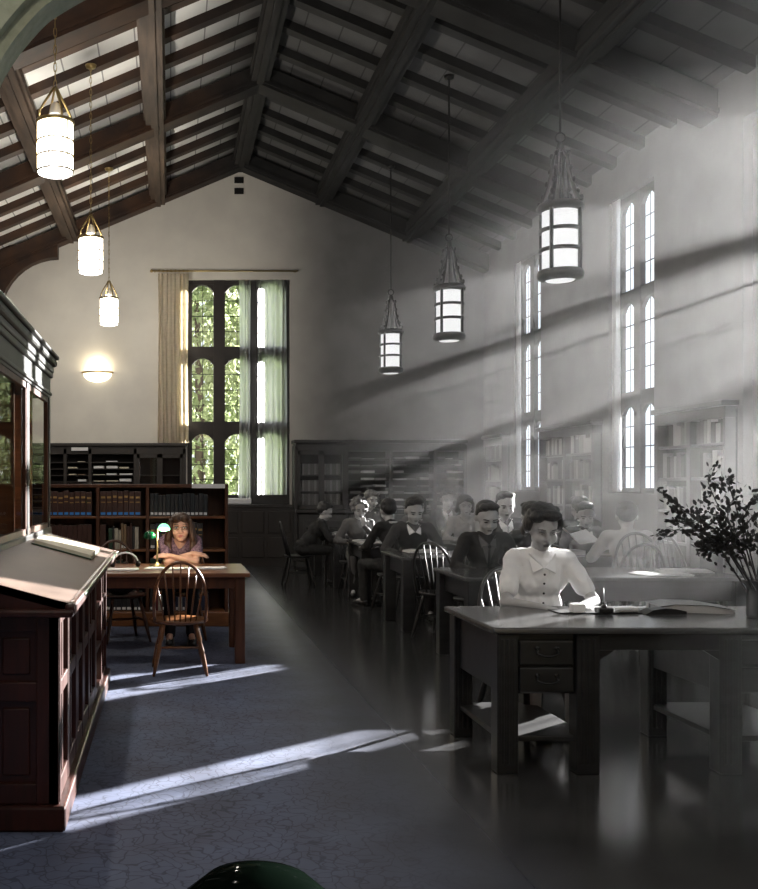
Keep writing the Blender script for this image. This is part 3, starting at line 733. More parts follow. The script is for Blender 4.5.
# newspapers in the slots
def slot_papers(a, b, top_z, label, group, m_, R, per=3, prob=.8):
    n = 8
    for i in range(n):
        z = 1.06+i*(top_z-1.3)/n+.016; w = (b-a-.1)/per
        for j in range(per):
            if R.random() > prob: continue
            x = a+.05+j*w+R.uniform(0, .02); h = R.uniform(.012, .05)
            o = MB().bbox(x, x+w*R.uniform(.7, .95), 18.09, 18.35, z, z+h, .003).build('newspaper_stack', R.choice(m_)); tag(o, label, 'newspapers', group)
R = random.Random(11)
slot_papers(-1.45, -.63, 2.24, 'white stack of papers in the pigeonholes left of the glazed doors', 'papers in the middle pigeonholes', ['white', 'cream'], R, 3, .6)
slot_papers(-1.9, -1.45, 2.24, 'white stack of papers in the pigeonholes left of the far window', 'papers in the left pigeonholes', ['white', 'cream', 'bk_tan'], R, 2, .6)
for a, b, q in ((3.2, 4.0, 'first'), (4.0, 4.8, 'second'), (4.8, 5.35, 'third')):
    slot_papers(a, b, 2.3, 'pale newspapers lying in the %s slotted bay right of the far window' % q, 'newspapers in the %s slotted bay' % q, ['gpaper', 'bk_g25', 'bk_g14'], R, 3, .85)
for x0, nn in ((2.4, 9), (2.8, 8)):
    for i in range(nn):
        for z in (1.12, 1.37, 1.67):
            book('bk_g14' if i % 3 else 'bk_g25', None, .035, .2, .2, (x0+i*.038, 18.2, z), 0, 'grey volume behind the glazed doors right of the far window', 'books behind the right glazed doors')
tag(MB().bbox(-1.78, -1.48, 18.03, 18.045, 2.1, 2.16, .002).build('shelf_sign', 'white'), 'small white sign on the frieze of the left wall case', 'sign')
# panelling under the far window
mb = MB(); mb.box(.28, 2.28, YF-.14, YF, 0, WZ0-.06)
for i in range(4):
    for z0, z1 in ((.15, .52), (.6, 1.0)): mb.bbox(.36+i*.48, .76+i*.48, YF-.16, YF-.13, z0, z1, .008)
S(mb.build('trim_61', 'farwood'), 'dark wood panelling below the far window')
# pale bundle on the sill
tag(MB().bbox(1.0, 1.5, YF-.1, YF+.04, WZ0, WZ0+.12, .03).build('paper_bundle', 'white'), 'pale bundle of papers on the sill of the far window', 'papers')

# right wall bookcases
def wall_shelves(y0, y1, label, nb, seed, gl):
    R = random.Random(seed); t = thing('tall_bookcase', (0, 0, 0), 0, label, 'bookcase'); xf = XR-.14; H = 2.36
    MB().bbox(xf-.05, XR-.005, y0-.03, y1+.03, H-.06, H, .012).build('cornice', 'gwood_l', t)
    MB().bbox(xf, XR-.005, y0, y1, H-.18, H-.06, .004).build('frieze', 'gwood_l', t)
    MB().box(XR-.03, XR-.01, y0, y1, 0, H-.1).build('back_panel', 'gwood', t)
    MB().bbox(xf-.03, XR-.03, y0-.01, y1+.01, 0, .1, .006).build('plinth', 'gwood_l', t)
    n = max(1, round((y1-y0)/.85)); w = (y1-y0)/n
    for i in range(n+1):
        y = y0+i*w; MB().bbox(xf, XR-.03, max(y0, y-.04), min(y1, y+.04), .1, H-.18, .004).build('upright', 'gwood_l', t)
    for k in range(6):
        z = .1+k*.36; MB().bbox(xf+.01, XR-.03, y0, y1, z, z+.03, .004).build('shelf', 'gwood_l', t)
    for k in range(6):
        for i in range(n):
            y = y0+i*w+.05; z = .1+k*.36+.031; m_ = y+(w-.1)*R.uniform(.65, 1)
            while True:
                bw = round(R.uniform(*nb)/.01)*.01
                if y+bw > m_: break
                if z > .8: book(R.choice(gl), None, bw, round(R.uniform(.2, .28)/.02)*.02, .08, (XR-.115, y+bw, z), -PI/2, label2, grp)
                y += bw+.002
lb = [(10.2, 11.65, 'nearest'), (13.4, 15.35, 'middle')]
for i, (a, b, q) in enumerate(lb):
    label2 = 'faded volume on the %s tall bookcase along the right wall' % q; grp = 'books on the %s right-hand bookcase' % q
    wall_shelves(a, b, 'tall open bookcase along the right wall, %s of those in view' % q, (.06, .10), 20+i, ['bk_g14', 'bk_g25', 'bk_g7', 'bk_g42'])
label2 = 'faded volume on the tall bookcase in the far right corner'; grp = 'books on the corner bookcase'
wall_shelves(17.05, 18.0, 'tall open bookcase in the far right corner', (.06, .1), 33, ['bk_g14', 'bk_g25'])
print('books', NB)

# ------------------------------------------------------------------ tables
def table(x0, x1, y0, y1, label, wood, topm, apron=.1, leg=.085, group=None):
    t = thing('reading_table', ((x0+x1)/2, (y0+y1)/2, 0), 0, label, 'table', group); a, b = (x1-x0)/2, (y1-y0)/2
    MB().bbox(-a, a, -b, b, .725, .76, .008).build('tabletop', topm, t)
    mb = MB()
    for s in (-1, 1): mb.bbox(-a+.1, a-.1, s*(b-.08)-.012, s*(b-.08)+.012, .725-apron, .726, .004); mb.bbox(s*(a-.08)-.012, s*(a-.08)+.012, -b+.08, b-.08, .725-apron, .726, .004)
    mb.build('apron', wood, t)
    for sx in (-1, 1):
        for sy in (-1, 1):
            x, y = sx*(a-.08), sy*(b-.08)
            MB().bbox(x-leg/2, x+leg/2, y-leg/2, y+leg/2, 0, .73, .008).build('leg', wood, t)
    return t
table(-1.45, .665, 8.3, 9.3, 'polished cherry reading table in front of the low bookcase', 'cherry_d', 'cherry')
TY = [(7.9, 8.9, 4.62), (10.1, 11.1, 5.1), (12.3, 13.3, 5.1), (14.35, 15.35, 5.1), (16.3, 17.2, 5.0)]
for i, (a, b, x1) in enumerate(TY):
    table(2.34, x1, a, b, 'long dark reading table, %s of the row on the right' % ['nearest', 'second', 'third', 'fourth', 'farthest'][i], 'gwood', 'gtop', .16, .12, 'long tables on the right')

# ------------------------------------------------------------------ windsor chair
def windsor(wood, label, group=None):
    t = thing('windsor_chair', (0, 0, 0), 0, label, 'chair', group)      # faces -Y, back at +Y
    mb = MB(); N_ = 20; vs = []
    for z, k in ((.415, .9), (.43, 1.0), (.447, 1.0)):
        for i in range(N_):
            a = 2*PI*i/N_; r = 1+.06*math.cos(2*a); vs.append((.225*k*math.cos(a)*r, .215*k*math.sin(a)*(1.02 if math.sin(a) < 0 else .95), z))
    for k, z in ((.7, .438), (.3, .433)):
        for i in range(N_): a = 2*PI*i/N_; vs.append((.225*k*math.cos(a), .215*k*math.sin(a), z))
    vs += [(0, 0, .433), (0, 0, .412)]
    fs = [(r*N_+i, r*N_+(i+1) % N_, (r+1)*N_+(i+1) % N_, (r+1)*N_+i) for r in range(4) for i in range(N_)]
    fs += [(4*N_+i, 4*N_+(i+1) % N_, 5*N_) for i in range(N_)]+[((i+1) % N_, i, 5*N_+1) for i in range(N_)]
    mb.add(vs, fs, True).build('seat', wood, t)
    def hoop(q):   # q 0..PI
        z = .44+.50*math.sin(q)**.75 if 0 < q < PI else .44
        return (-.205*math.cos(q)*(1+.16*math.sin(q)**.6 if 0 < q < PI else 1), .14+.10*(z-.44)/.5+.03*math.sin(q), z)
    MB().tube([hoop(PI*i/20) for i in range(21)], .013, 8).build('back_hoop', wood, t)
    for i in range(7):
        u = (i-3)/3.6; xt = .205*u*1.12; q = math.acos(max(-1, min(1, -u)))
        top_ = hoop(q); MB().tube([(.15*u, .165-.02*abs(u), .44), ((.15*u+top_[0])/2, (.165+top_[1])/2, (.44+top_[2])/2), top_], [.006, .0085, .005], 6).build('spindle', wood, t)
    for sx in (-1, 1):
        for sy in (-1, 1):
            a = Vector((sx*.13, sy*.13, .425)); b = Vector((sx*.215, sy*.215, 0)); P = [a.lerp(b, k) for k in (0, .15, .3, .36, .5, .7, .85, 1)]
            MB().tube(P, [.013, .018, .021, .014, .02, .019, .016, .011], 8).build('leg', wood, t)
    for s in (-1, 1): MB().tube([(s*.175, -.175, .2), (s*.172, 0, .2), (s*.175, .175, .2)], [.009, .014, .009], 6).build('stretcher', wood, t)
    MB().tube([(-.172, 0, .2), (0, 0, .2), (.172, 0, .2)], [.009, .014, .009], 6).build('stretcher', wood, t)
    return t
PH = PI
c0 = windsor('windsor', 'honey brown windsor chair with its back to the camera at the cherry table'); c0.scale = (.97, .97, .95); c0.location = (.075, 8.0, 0); c0.rotation_euler.z = PH+.03
c0['label'] = 'honey brown windsor chair, empty, with its back to the camera at the cherry table'
# rotate so that the back faces the camera: chair local back is +Y, turned by pi it faces -Y
c1 = windsor('windsor', 'honey brown windsor chair the reading woman sits on'); c1.location = (.13, 9.78, 0)
c2 = windsor('windsor_d', 'dark windsor chair standing empty left of the reading woman'); c2.location = (-.46, 9.62, 0); c2.rotation_euler.z = .35
gc = windsor('gwood', 'dark windsor chair the white-bloused woman at the front desk sits on'); gc.location = (2.27, 6.42, 0); gc.scale = (1.0,)*3; gc.rotation_euler.z = .15
GL = windsor('gwood_l', 'pale windsor chair standing empty behind the nearest long table'); GL.location = (4.42, 9.2, 0); GL.scale = (1.1,)*3
dup(GL, (4.84, 9.3, 0), .5, 'pale windsor chair turned aside, farthest right beside the potted branches', sc=1.1)
dup(gc, (2.66, 9.75, 0), PH-.75, 'dark windsor chair standing empty at the near side of the second long table', sc=1.0)

# ------------------------------------------------------------------ front desk
DX0, DX1, DY0, DY1 = 1.66, 3.5, 5.14, 6.07
t = thing('pedestal_desk', (0, 0, 0), 0, 'large dark oak pedestal desk with drawers in the right foreground', 'desk')
MB().bbox(DX0, DX1, DY0, DY1, .725, .76, .012).build('desktop', 'gtop', t)
LX = [(1.69, 1.80), (2.10, 2.22), (2.84, 2.955), (3.34, 3.45)]
for x0, x1 in LX:
    for y0, y1 in ((DY0+.02, DY0+.13), (DY1-.13, DY1-.02)):
        mb = MB(); mb.bbox(x0, x1, y0, y1, 0, .726, .008)
        for k in range(3):
            c = x0+(x1-x0)*(k+1)/4; mb.bbox(c-.008, c+.008, y0-.005, y0+.01, .05, .7, .004)
        mb.build('leg', 'gwood', t)
mb = MB(); mb.bbox(2.2, 2.86, DY0+.03, DY0+.06, .64, .726, .004)
mb.prism([(2.22, .64), (2.3, .64), (2.22, .59)], DY0+.03, DY0+.06); mb.prism([(2.84, .64), (2.76, .64), (2.84, .59)], DY0+.03, DY0+.06)
mb.bbox(2.2, 2.86, DY1-.06, DY1-.03, .64, .726, .004); mb.build('apron', 'gwood', t)
for i, (x0, x1) in enumerate(((1.78, 2.12), (2.93, 3.36))):
    mb = MB(); mb.bbox(x0-.06, x1+.06, DY0+.06, DY1-.06, .41, .726, .004); mb.build('pedestal', 'gwood', t)
    for s_, (z0, z1) in enumerate(((.56, .69), (.42, .55))):
        d = MB().bbox(x0+.03, x1-.03, DY0+.035, DY0+.07, z0, z1, .008).build('drawer', 'gwood', t)
        c = (x0+x1)/2; zc = (z0+z1)/2+.01
        mb = MB(); mb.tube([(c-.05, DY0+.034, zc+.01), (c-.055, DY0+.015, zc-.012), (c-.02, DY0+.008, zc-.024), (c+.02, DY0+.008, zc-.024), (c+.055, DY0+.015, zc-.012), (c+.05, DY0+.034, zc+.01)], .006, 6)
        for q in (-1, 1): mb.ell((c+q*.05, DY0+.032, zc+.014), (.014, .006, .012), 8)
        mb.build('drawer_handle', 'iron', d)
    MB().bbox(x0-.06, x1+.06, DY0+.06, DY1-.06, .16, .19, .006).build('foot_shelf', 'gwood', t)
for x, y in ((1.66, 5.3), ):
    pass
# things on the desk
def on_desk(x, y): D = (EYE-.76)*F/(y-HY); return (pxX(x, D), D)
x, y = on_desk(610, 605)
tag(MB().bbox(-.28, .28, -.16, .16, 0, .004, .001).build('desk_blotter', 'dark'), 'dark blotter under the writing woman\'s hands on the front desk', 'blotter').location = (2.5, 5.86, .762)
tag(MB().bbox(-.037, .037, -.03, .03, 0, .05, .006).build('card_box', 'blouse'), 'small white box standing on the front desk blotter', 'box').location = (2.33, 5.72, .767)
t = thing('ink_stand', (2.47, 5.69, .767), 0, 'small dark inkstand with a pen holder on the front desk', 'inkstand')
MB().bbox(-.045, .045, -.03, .03, 0, .03, .008).build('base', 'dark', t); MB().tube([(0, 0, .02), (.0, .01, .14)], [.006, .003], 6).build('pen', 'dark', t)
MB().ell((.0, 0, .035), (.018, .018, .014)).build('ink_cap', 'iron', t)
tag(MB().bbox(-.06, .06, -.03, .03, 0, .022, .01).build('crumpled_paper', 'gpaper'), 'crumpled light paper beside the inkstand on the front desk', 'paper').location = (2.62, 5.74, .767)
t = thing('blotter_rocker', (2.80, 5.70, .762), 0, 'dark curved case lying on the front desk between papers and folder', 'case')
MB().prism([(-.11, 0), (.12, 0), (.12, .018), (.06, .03), (0, .034), (-.07, .024)], -.05, .05).build('body', 'dark', t)
tag(MB().bbox(-.06, .06, -.045, .045, 0, .04, .01).build('leather_case', 'gwood_l'), 'small brown leather box behind the dark case on the front desk', 'box').location = (2.9, 5.9, .762)
t = thing('document_folder', (3.03, 5.83, .762), -.15, 'thick grey folder of papers lying on the right of the front desk', 'folder')
MB().prism([(-.2, 0), (.2, 0), (.19, .018), (.05, .042), (-.12, .045), (-.2, .03)], -.13, .13).build('papers', 'gpaper', t)
MB().prism([(-.2, .031), (-.12, .046), (.05, .043), (.2, .019), (.21, .022), (.05, .047), (-.12, .05), (-.21, .034)], -.135, .135).build('cover', 'gwood_l', t)
# vase with branches
VXY = (3.30, 5.55)
t = thing('vase_of_branches', (VXY[0]-.03, VXY[1], .76), 0, 'dark vase of leafy branches at the right end of the front desk', 'potted plant')
MB().lathe([(0, 0), (.06, 0), (.064, .02), (.06, .1), (.06, .17), (.085, .2), (.09, .21), (.075, .205), (.05, .17), (0, .15)], 20).build('vase', 'dark', t)
R = random.Random(5)
def rel(px, py, D=5.5): return Vector((pxX(px, D)-t.location.x, D-VXY[1], EYE-(py-HY)/F*D-.76))
brs = [[(752, 575), (735, 535), (715, 500), (708, 482), (716, 465)], [(750, 575), (725, 545), (700, 528), (675, 530), (655, 535)], [(748, 575), (715, 530), (690, 515), (672, 500), (660, 492)],
       [(752, 570), (745, 530), (735, 505), (728, 480), (730, 478)], [(755, 575), (745, 545), (742, 520), (752, 502), (762, 495)], [(752, 575), (730, 550), (705, 535), (682, 520), (676, 505)],
       [(755, 578), (762, 545), (775, 520), (785, 500), (800, 480)], [(750, 580), (722, 552), (712, 540), (705, 548), (700, 546)], [(752, 575), (728, 520), (708, 512), (690, 522), (670, 520)],
       [(754, 578), (758, 550), (760, 530), (768, 515), (775, 490)], [(752, 580), (740, 560), (728, 548), (735, 538), (742, 530)], [(752, 580), (745, 555), (735, 545), (720, 530), (722, 515)]]
lf = MB()
def leaf(mb, c, d, s_):
    d = d.normalized(); u = d.orthogonal().normalized(); u = Matrix.Rotation(R.random()*6, 3, d) @ u; w = d.cross(u)
    pts = [c, c+d*s_*.35+u*s_*.3, c+d*s_*.75+u*s_*.26, c+d*s_*1.05, c+d*s_*.75-u*s_*.26, c+d*s_*.35-u*s_*.3, c+d*s_*.5+w*s_*.08]
    mb.add(pts, [(0, 1, 6), (1, 2, 6), (2, 3, 6), (3, 4, 6), (4, 5, 6), (5, 0, 6)], True)
for bi, b in enumerate(brs):
    dp = R.uniform(-.12, .12); P = [rel(x, y, 5.5+dp*i/4*1.6) for i, (x, y) in enumerate(b)]; P[0] = Vector((R.uniform(-.03, .03), R.uniform(-.03, .03), .1))
    fine = []
    for i in range(4):
        for k in range(5): fine.append(P[i].lerp(P[i+1], k/5)+Vector((0, 0, .004*math.sin(k+i))))
    fine.append(P[-1])
    MB().tube(fine, [.005*(1-.7*i/len(fine)) for i in range(len(fine))], 5).build('branch', 'gleaf', t)
    for i in range(5, len(fine)-1):
        for q in range(7 if i < 14 else 4):
            dirv = (fine[i+1]-fine[i]).normalized()+Vector((R.uniform(-1, 1), R.uniform(-1, 1), R.uniform(-.6, 1)))*1.1
            off = Vector((R.gauss(0, 1), R.gauss(0, 1), R.gauss(0, 1)))*(.018 if i > 13 else .04)
            leaf(lf, fine[i]+off*(q > 0), dirv, R.uniform(.022, .04))
    leaf(lf, fine[-1], P[-1]-P[-2], .03)
lf.build('leaves', 'gleaf', t, fix=False)

# ------------------------------------------------------------------ items on tables
t = thing('bankers_lamp', (-.115, 8.95, .76), 0, 'double brass desk lamp with green glass shades beside the reading woman', 'desk lamp')
mb = MB(); mb.lathe([(0, 0), (.07, 0), (.07, .012), (.02, .03), (.009, .05), (.009, .33), (0, .34)], 14); mb.tube([(-.07, 0, .28), (0, 0, .32), (.07, 0, .36)], .007, 6); mb.build('stand', 'brass', t)
def shade(mb, c, tilt):
    m_ = Matrix.Translation(c) @ Matrix.Rotation(tilt, 4, 'X'); n = 14; vs = []; fs = []
    for i in range(n+1):
        a = PI*i/n
        for j in range(7): q = PI*j/6; r = .055; vs.append((r*math.cos(a)*1.0, r*.85*math.sin(a)*math.cos(q)*1.0-.0, .055*math.sin(a)*math.sin(q)))
    for i in range(n):
        for j in range(6): fs.append((i*7+j, i*7+j+1, (i+1)*7+j+1, (i+1)*7+j))
    mb.add(vs, fs, True, m_); return mb
shade(MB(), (-.07, 0, .27), .5).build('lamp_shade', 'shade_g', t, fix=False)
o = shade(MB(), (.06, 0, .335), -.4).build('lamp_shade', 'shade_lit', t, fix=False); o['label'] = 'glowing green shade'
for i, (x, y, rz, lab) in enumerate([(.3, 8.75, .1, 'white sheets of paper spread right of the reading woman'), (-.05, 8.72, -.2, 'white sheet of paper in front of the reading woman'), (-.46, 8.6, .05, 'white sheet of paper at the left end of the cherry table')]):
    mb = MB(); mb.bbox(-.16, .16, -.11, .11, 0, .006, .001); mb.bbox(-.1, .19, -.1, .08, .007, .01, .001); o = tag(mb.build('paper_sheets', 'white'), lab, 'papers'); o.location = (x, y, .762); o.rotation_euler.z = rz
t = thing('headphones', (-.4, 8.95, .785), .3, 'grey headphones lying on the cherry table beside the slant cabinet', 'headphones')
MB().tube([(.12*math.cos(PI*i/10), 0, .10*math.sin(PI*i/10)-.0) for i in range(11)], .012, 8, flat=.6).build('headband', 'white', t)
for s in (-1, 1): MB().ell((s*.12, 0, .0), (.022, .035, .03)).build('ear_cup', 'dark', t)
t = thing('backpack', (-.48, 9.6, .44), .3, 'black bag on the seat of the dark chair beside the cherry table', 'bag')
mb = MB(); mb.ell((0, 0, .13), (.17, .12, .14)); mb.build('body', 'black_cloth', t); MB().tube([(-.05, -.1, .24), (0, -.12, .29), (.05, -.1, .24)], .01, 6).build('strap', 'black_cloth', t)

def book_flat(x, y, z, w, d, h, rz, m_, label, cat='book'):
    t = thing('closed_book', (x, y, z), rz, label, cat)
    MB().bbox(-w/2, w/2, -d/2, d/2, 0, .004, .001).bbox(-w/2, w/2, -d/2, d/2, h-.004, h, .001).box(w/2-.005, w/2, -d/2, d/2, 0, h).build('cover', m_, t)
    MB().box(-w/2+.005, w/2-.005, -d/2+.006, d/2-.006, .004, h-.004).build('pages', 'gpaper', t); return t
def open_book(x, y, z, rz, label, s=1., tilt=0):
    t = thing('open_book', (x, y, z), rz, label, 'book', sc=s); t.rotation_euler = (tilt, 0, rz)
    mb = MB()
    for q in (-1, 1): mb.prism([(0, .006), (q*.17, .004), (q*.165, .02), (q*.09, .03), (q*.02, .028), (0, .018)], -.12, .12)
    mb.build('pages', 'gpaper', t); MB().bbox(-.175, .175, -.125, .125, 0, .006, .002).build('cover', 'gwood', t); return t
book_flat(2.92, 8.35, .76, .32, .24, .035, .1, 'gwood_l', 'lower thick book before the man in the dark cardigan')
book_flat(2.95, 8.36, .797, .28, .2, .02, -.08, 'gpaper', 'upper pale book of the pile before the man in the dark cardigan')
open_book(2.72, 10.72, .762, .05, 'open book before the man in the dark sweater', 1.15)
open_book(2.52, 12.75, .762, .1, 'open book before the curly-haired woman')
book_flat(4.15, 10.45, .76, .3, .22, .05, .1, 'gwood_l', 'thick book on the second long table near the newspaper reader')
book_flat(4.5, 10.4, .76, .26, .2, .03, -.2, 'gwood', 'dark book on the second long table before the man in a dark jumper')
open_book(3.15, 12.7, .762, .0, 'open book on the third long table before the light-bloused woman')
open_book(2.6, 14.9, .762, -.3, 'open book on the fourth long table by the slumped man')
book_flat(3.7, 10.7, .76, .28, .2, .04, .2, 'gwood_l', 'closed book before the man in suit and tie')
for i, (x, y, rz, lab) in enumerate([(4.0, 8.15, .1, 'flat newspaper lying on the nearest long table'), (4.35, 8.45, -.3, 'loose light sheets at the right end of the nearest long table'), (2.6, 14.6, .1, 'white sheet at the left end of the fourth long table'),
                                (2.55, 12.45, 0, 'white sheet at the left end of the third long table')]):
    o = tag(MB().bbox(-.2, .2, -.14, .14, 0, .008, .002).bbox(-.17, .19, -.12, .14, .009, .014, .002).build('newspaper', 'gpaper'), lab, 'newspaper'); o.location = (x, y, .762); o.rotation_euler.z = rz
# newspaper held by the man in the light shirt
t = thing('held_newspaper', (4.08, 9.95, .9), .15, 'open newspaper held up by the man in the light shirt', 'newspaper')
mb = MB()
for q in (-1, 1): mb.add([(0, 0, 0), (q*.26, -.05, .08), (q*.28, .12, .26), (0, .12, .14), (0, .004, 0), (q*.26, -.046, .08), (q*.28, .124, .26), (0, .124, .14)], [(0, 1, 2, 3), (4, 5, 6, 7), (0, 1, 5, 4), (1, 2, 6, 5), (2, 3, 7, 6)], False)
mb.build('sheets', 'white', t)
t.rotation_euler = (-.3, .25, .5)

# green lamp at the bottom edge
t = thing('green_domed_lamp', (.115, 1.3, 0), 0, 'dark green glass dome lamp cut off by the bottom edge of the view', 'lamp')
DZ = EYE-(866-HY)/F*1.3
MB().lathe([(.12, -.12), (.117, -.085), (.1, -.045), (.068, -.018), (.03, -.004), (0, 0)], 32, (0, 0, DZ)).build('lamp_shade', 'shade_dk', t, fix=False)
MB().lathe([(0, 0), (.12, 0), (.12, .02), (.02, .05), (.012, .1), (.012, DZ-.1), (0, DZ-.05)], 16).build('pole', 'brass', t)
mb = MB()
for k in range(26):
    a = 2*PI*k/26; mb.ell((.108*math.cos(a), .108*math.sin(a), DZ-.055), (.004,)*3, 6)
mb.build('bead_trim', 'white', t)
MB().tube([(-.08, .0, DZ-.13), (-.1, -.01, DZ-.045), (-.085, -.02, DZ-.03)], .008, 6).build('pull', 'brass', t)

# ------------------------------------------------------------------ people
def remeshed(mb, name, mats, parent, vox, smooth=4, fac=.5, fold=0):
    me = bpy.data.meshes.new(name+'_raw'); me.from_pydata([tuple(v) for v in mb.v], [], mb.f)
    bm = bmesh.new(); bm.from_mesh(me); bmesh.ops.recalc_face_normals(bm, faces=bm.faces); bm.to_mesh(me); bm.free()
    o = bpy.data.objects.new(name+'_raw', me); COL.objects.link(o)
    r = o.modifiers.new('r', 'REMESH'); r.mode = 'VOXEL'; r.voxel_size = vox
    s = o.modifiers.new('s', 'SMOOTH'); s.iterations = smooth; s.factor = fac
    dg = bpy.context.evaluated_depsgraph_get(); ev = o.evaluated_get(dg)
    m2 = bpy.data.meshes.new_from_object(ev); m2.name = name
    bpy.data.objects.remove(o); bpy.data.meshes.remove(me)
    if fold:
        nv = [Vector(v.normal) for v in m2.vertices]
        for v, n_ in zip(m2.vertices, nv):
            q = Vector(v.co); w = mnoise.noise(Vector((q.x*14, q.y*14, q.z*7))+Vector((fold*900, 0, 0)))
            w2 = mnoise.noise(Vector((q.x*30+q.z*12, q.y*26, q.z*22)))
            v.co = q+n_*(-abs(w)*2+.5+.35*w2)*fold
    m2.materials.clear()
    for m_ in (mats if isinstance(mats, (list, tuple)) else [mats]): m2.materials.append(M[m_])
    m2.polygons.foreach_set('use_smooth', [True]*len(m2.polygons))
    m2.polygons.foreach_set('material_index', [0]*len(m2.polygons))
    ob = bpy.data.objects.new(name, m2); COL.objects.link(ob); ob.parent = parent
    return ob
def ik(sh, wr, l1, l2, hint):
    sh = Vector(sh); wr = Vector(wr); d = wr-sh; L_ = min(d.length, l1+l2-.005)
    if d.length > L_: wr = sh+d.normalized()*L_
    n = d.normalized(); a = (l1*l1-l2*l2+L_*L_)/(2*L_); h = math.sqrt(max(0, l1*l1-a*a))
    hv = Vector(hint); hv = (hv-n*hv.dot(n)).normalized()
    return sh+n*a+hv*h, wr
def hand(mb, w, direction, palm_n, s=1., curl=.5, side=1):
    """hand at wrist w pointing along direction, palm facing palm_n; side +1/-1 picks the thumb side"""
    d = Vector(direction).normalized(); n = Vector(palm_n); n = (n-d*n.dot(d)).normalized(); u = d.cross(n).normalized()*side
    w = Vector(w)
    mb.rc(w, .024*s, w+d*.03*s, .026*s, 8)
    for k in (-1.1, 0, 1.1): mb.rc(w+d*.02*s+u*k*.012*s, .017*s, w+d*.08*s+u*k*.022*s, .014*s, 8)
    for k, ln in zip((-1.5, -.5, .5, 1.5), (.055, .07, .076, .068)):
        p = w+d*.085*s+u*k*.019*s; c1 = curl*.7; c2 = curl*1.5
        q = p+(d*math.cos(c1)+n*math.sin(c1))*ln*.55*s; e = q+(d*math.cos(c2)+n*math.sin(c2))*ln*.5*s
        mb.rc(p, .0095*s, q, .0085*s, 8); mb.rc(q, .0085*s, e, .007*s, 8)
    p = w+d*.025*s+u*.028*s; q = p+(d*.6+u*.75+n*.2).normalized()*.04*s; e = q+(d*.95+u*.15+n*.35).normalized()*.03*s
    mb.rc(p, .013*s, q, .011*s, 8); mb.rc(q, .011*s, e, .0085*s, 8)

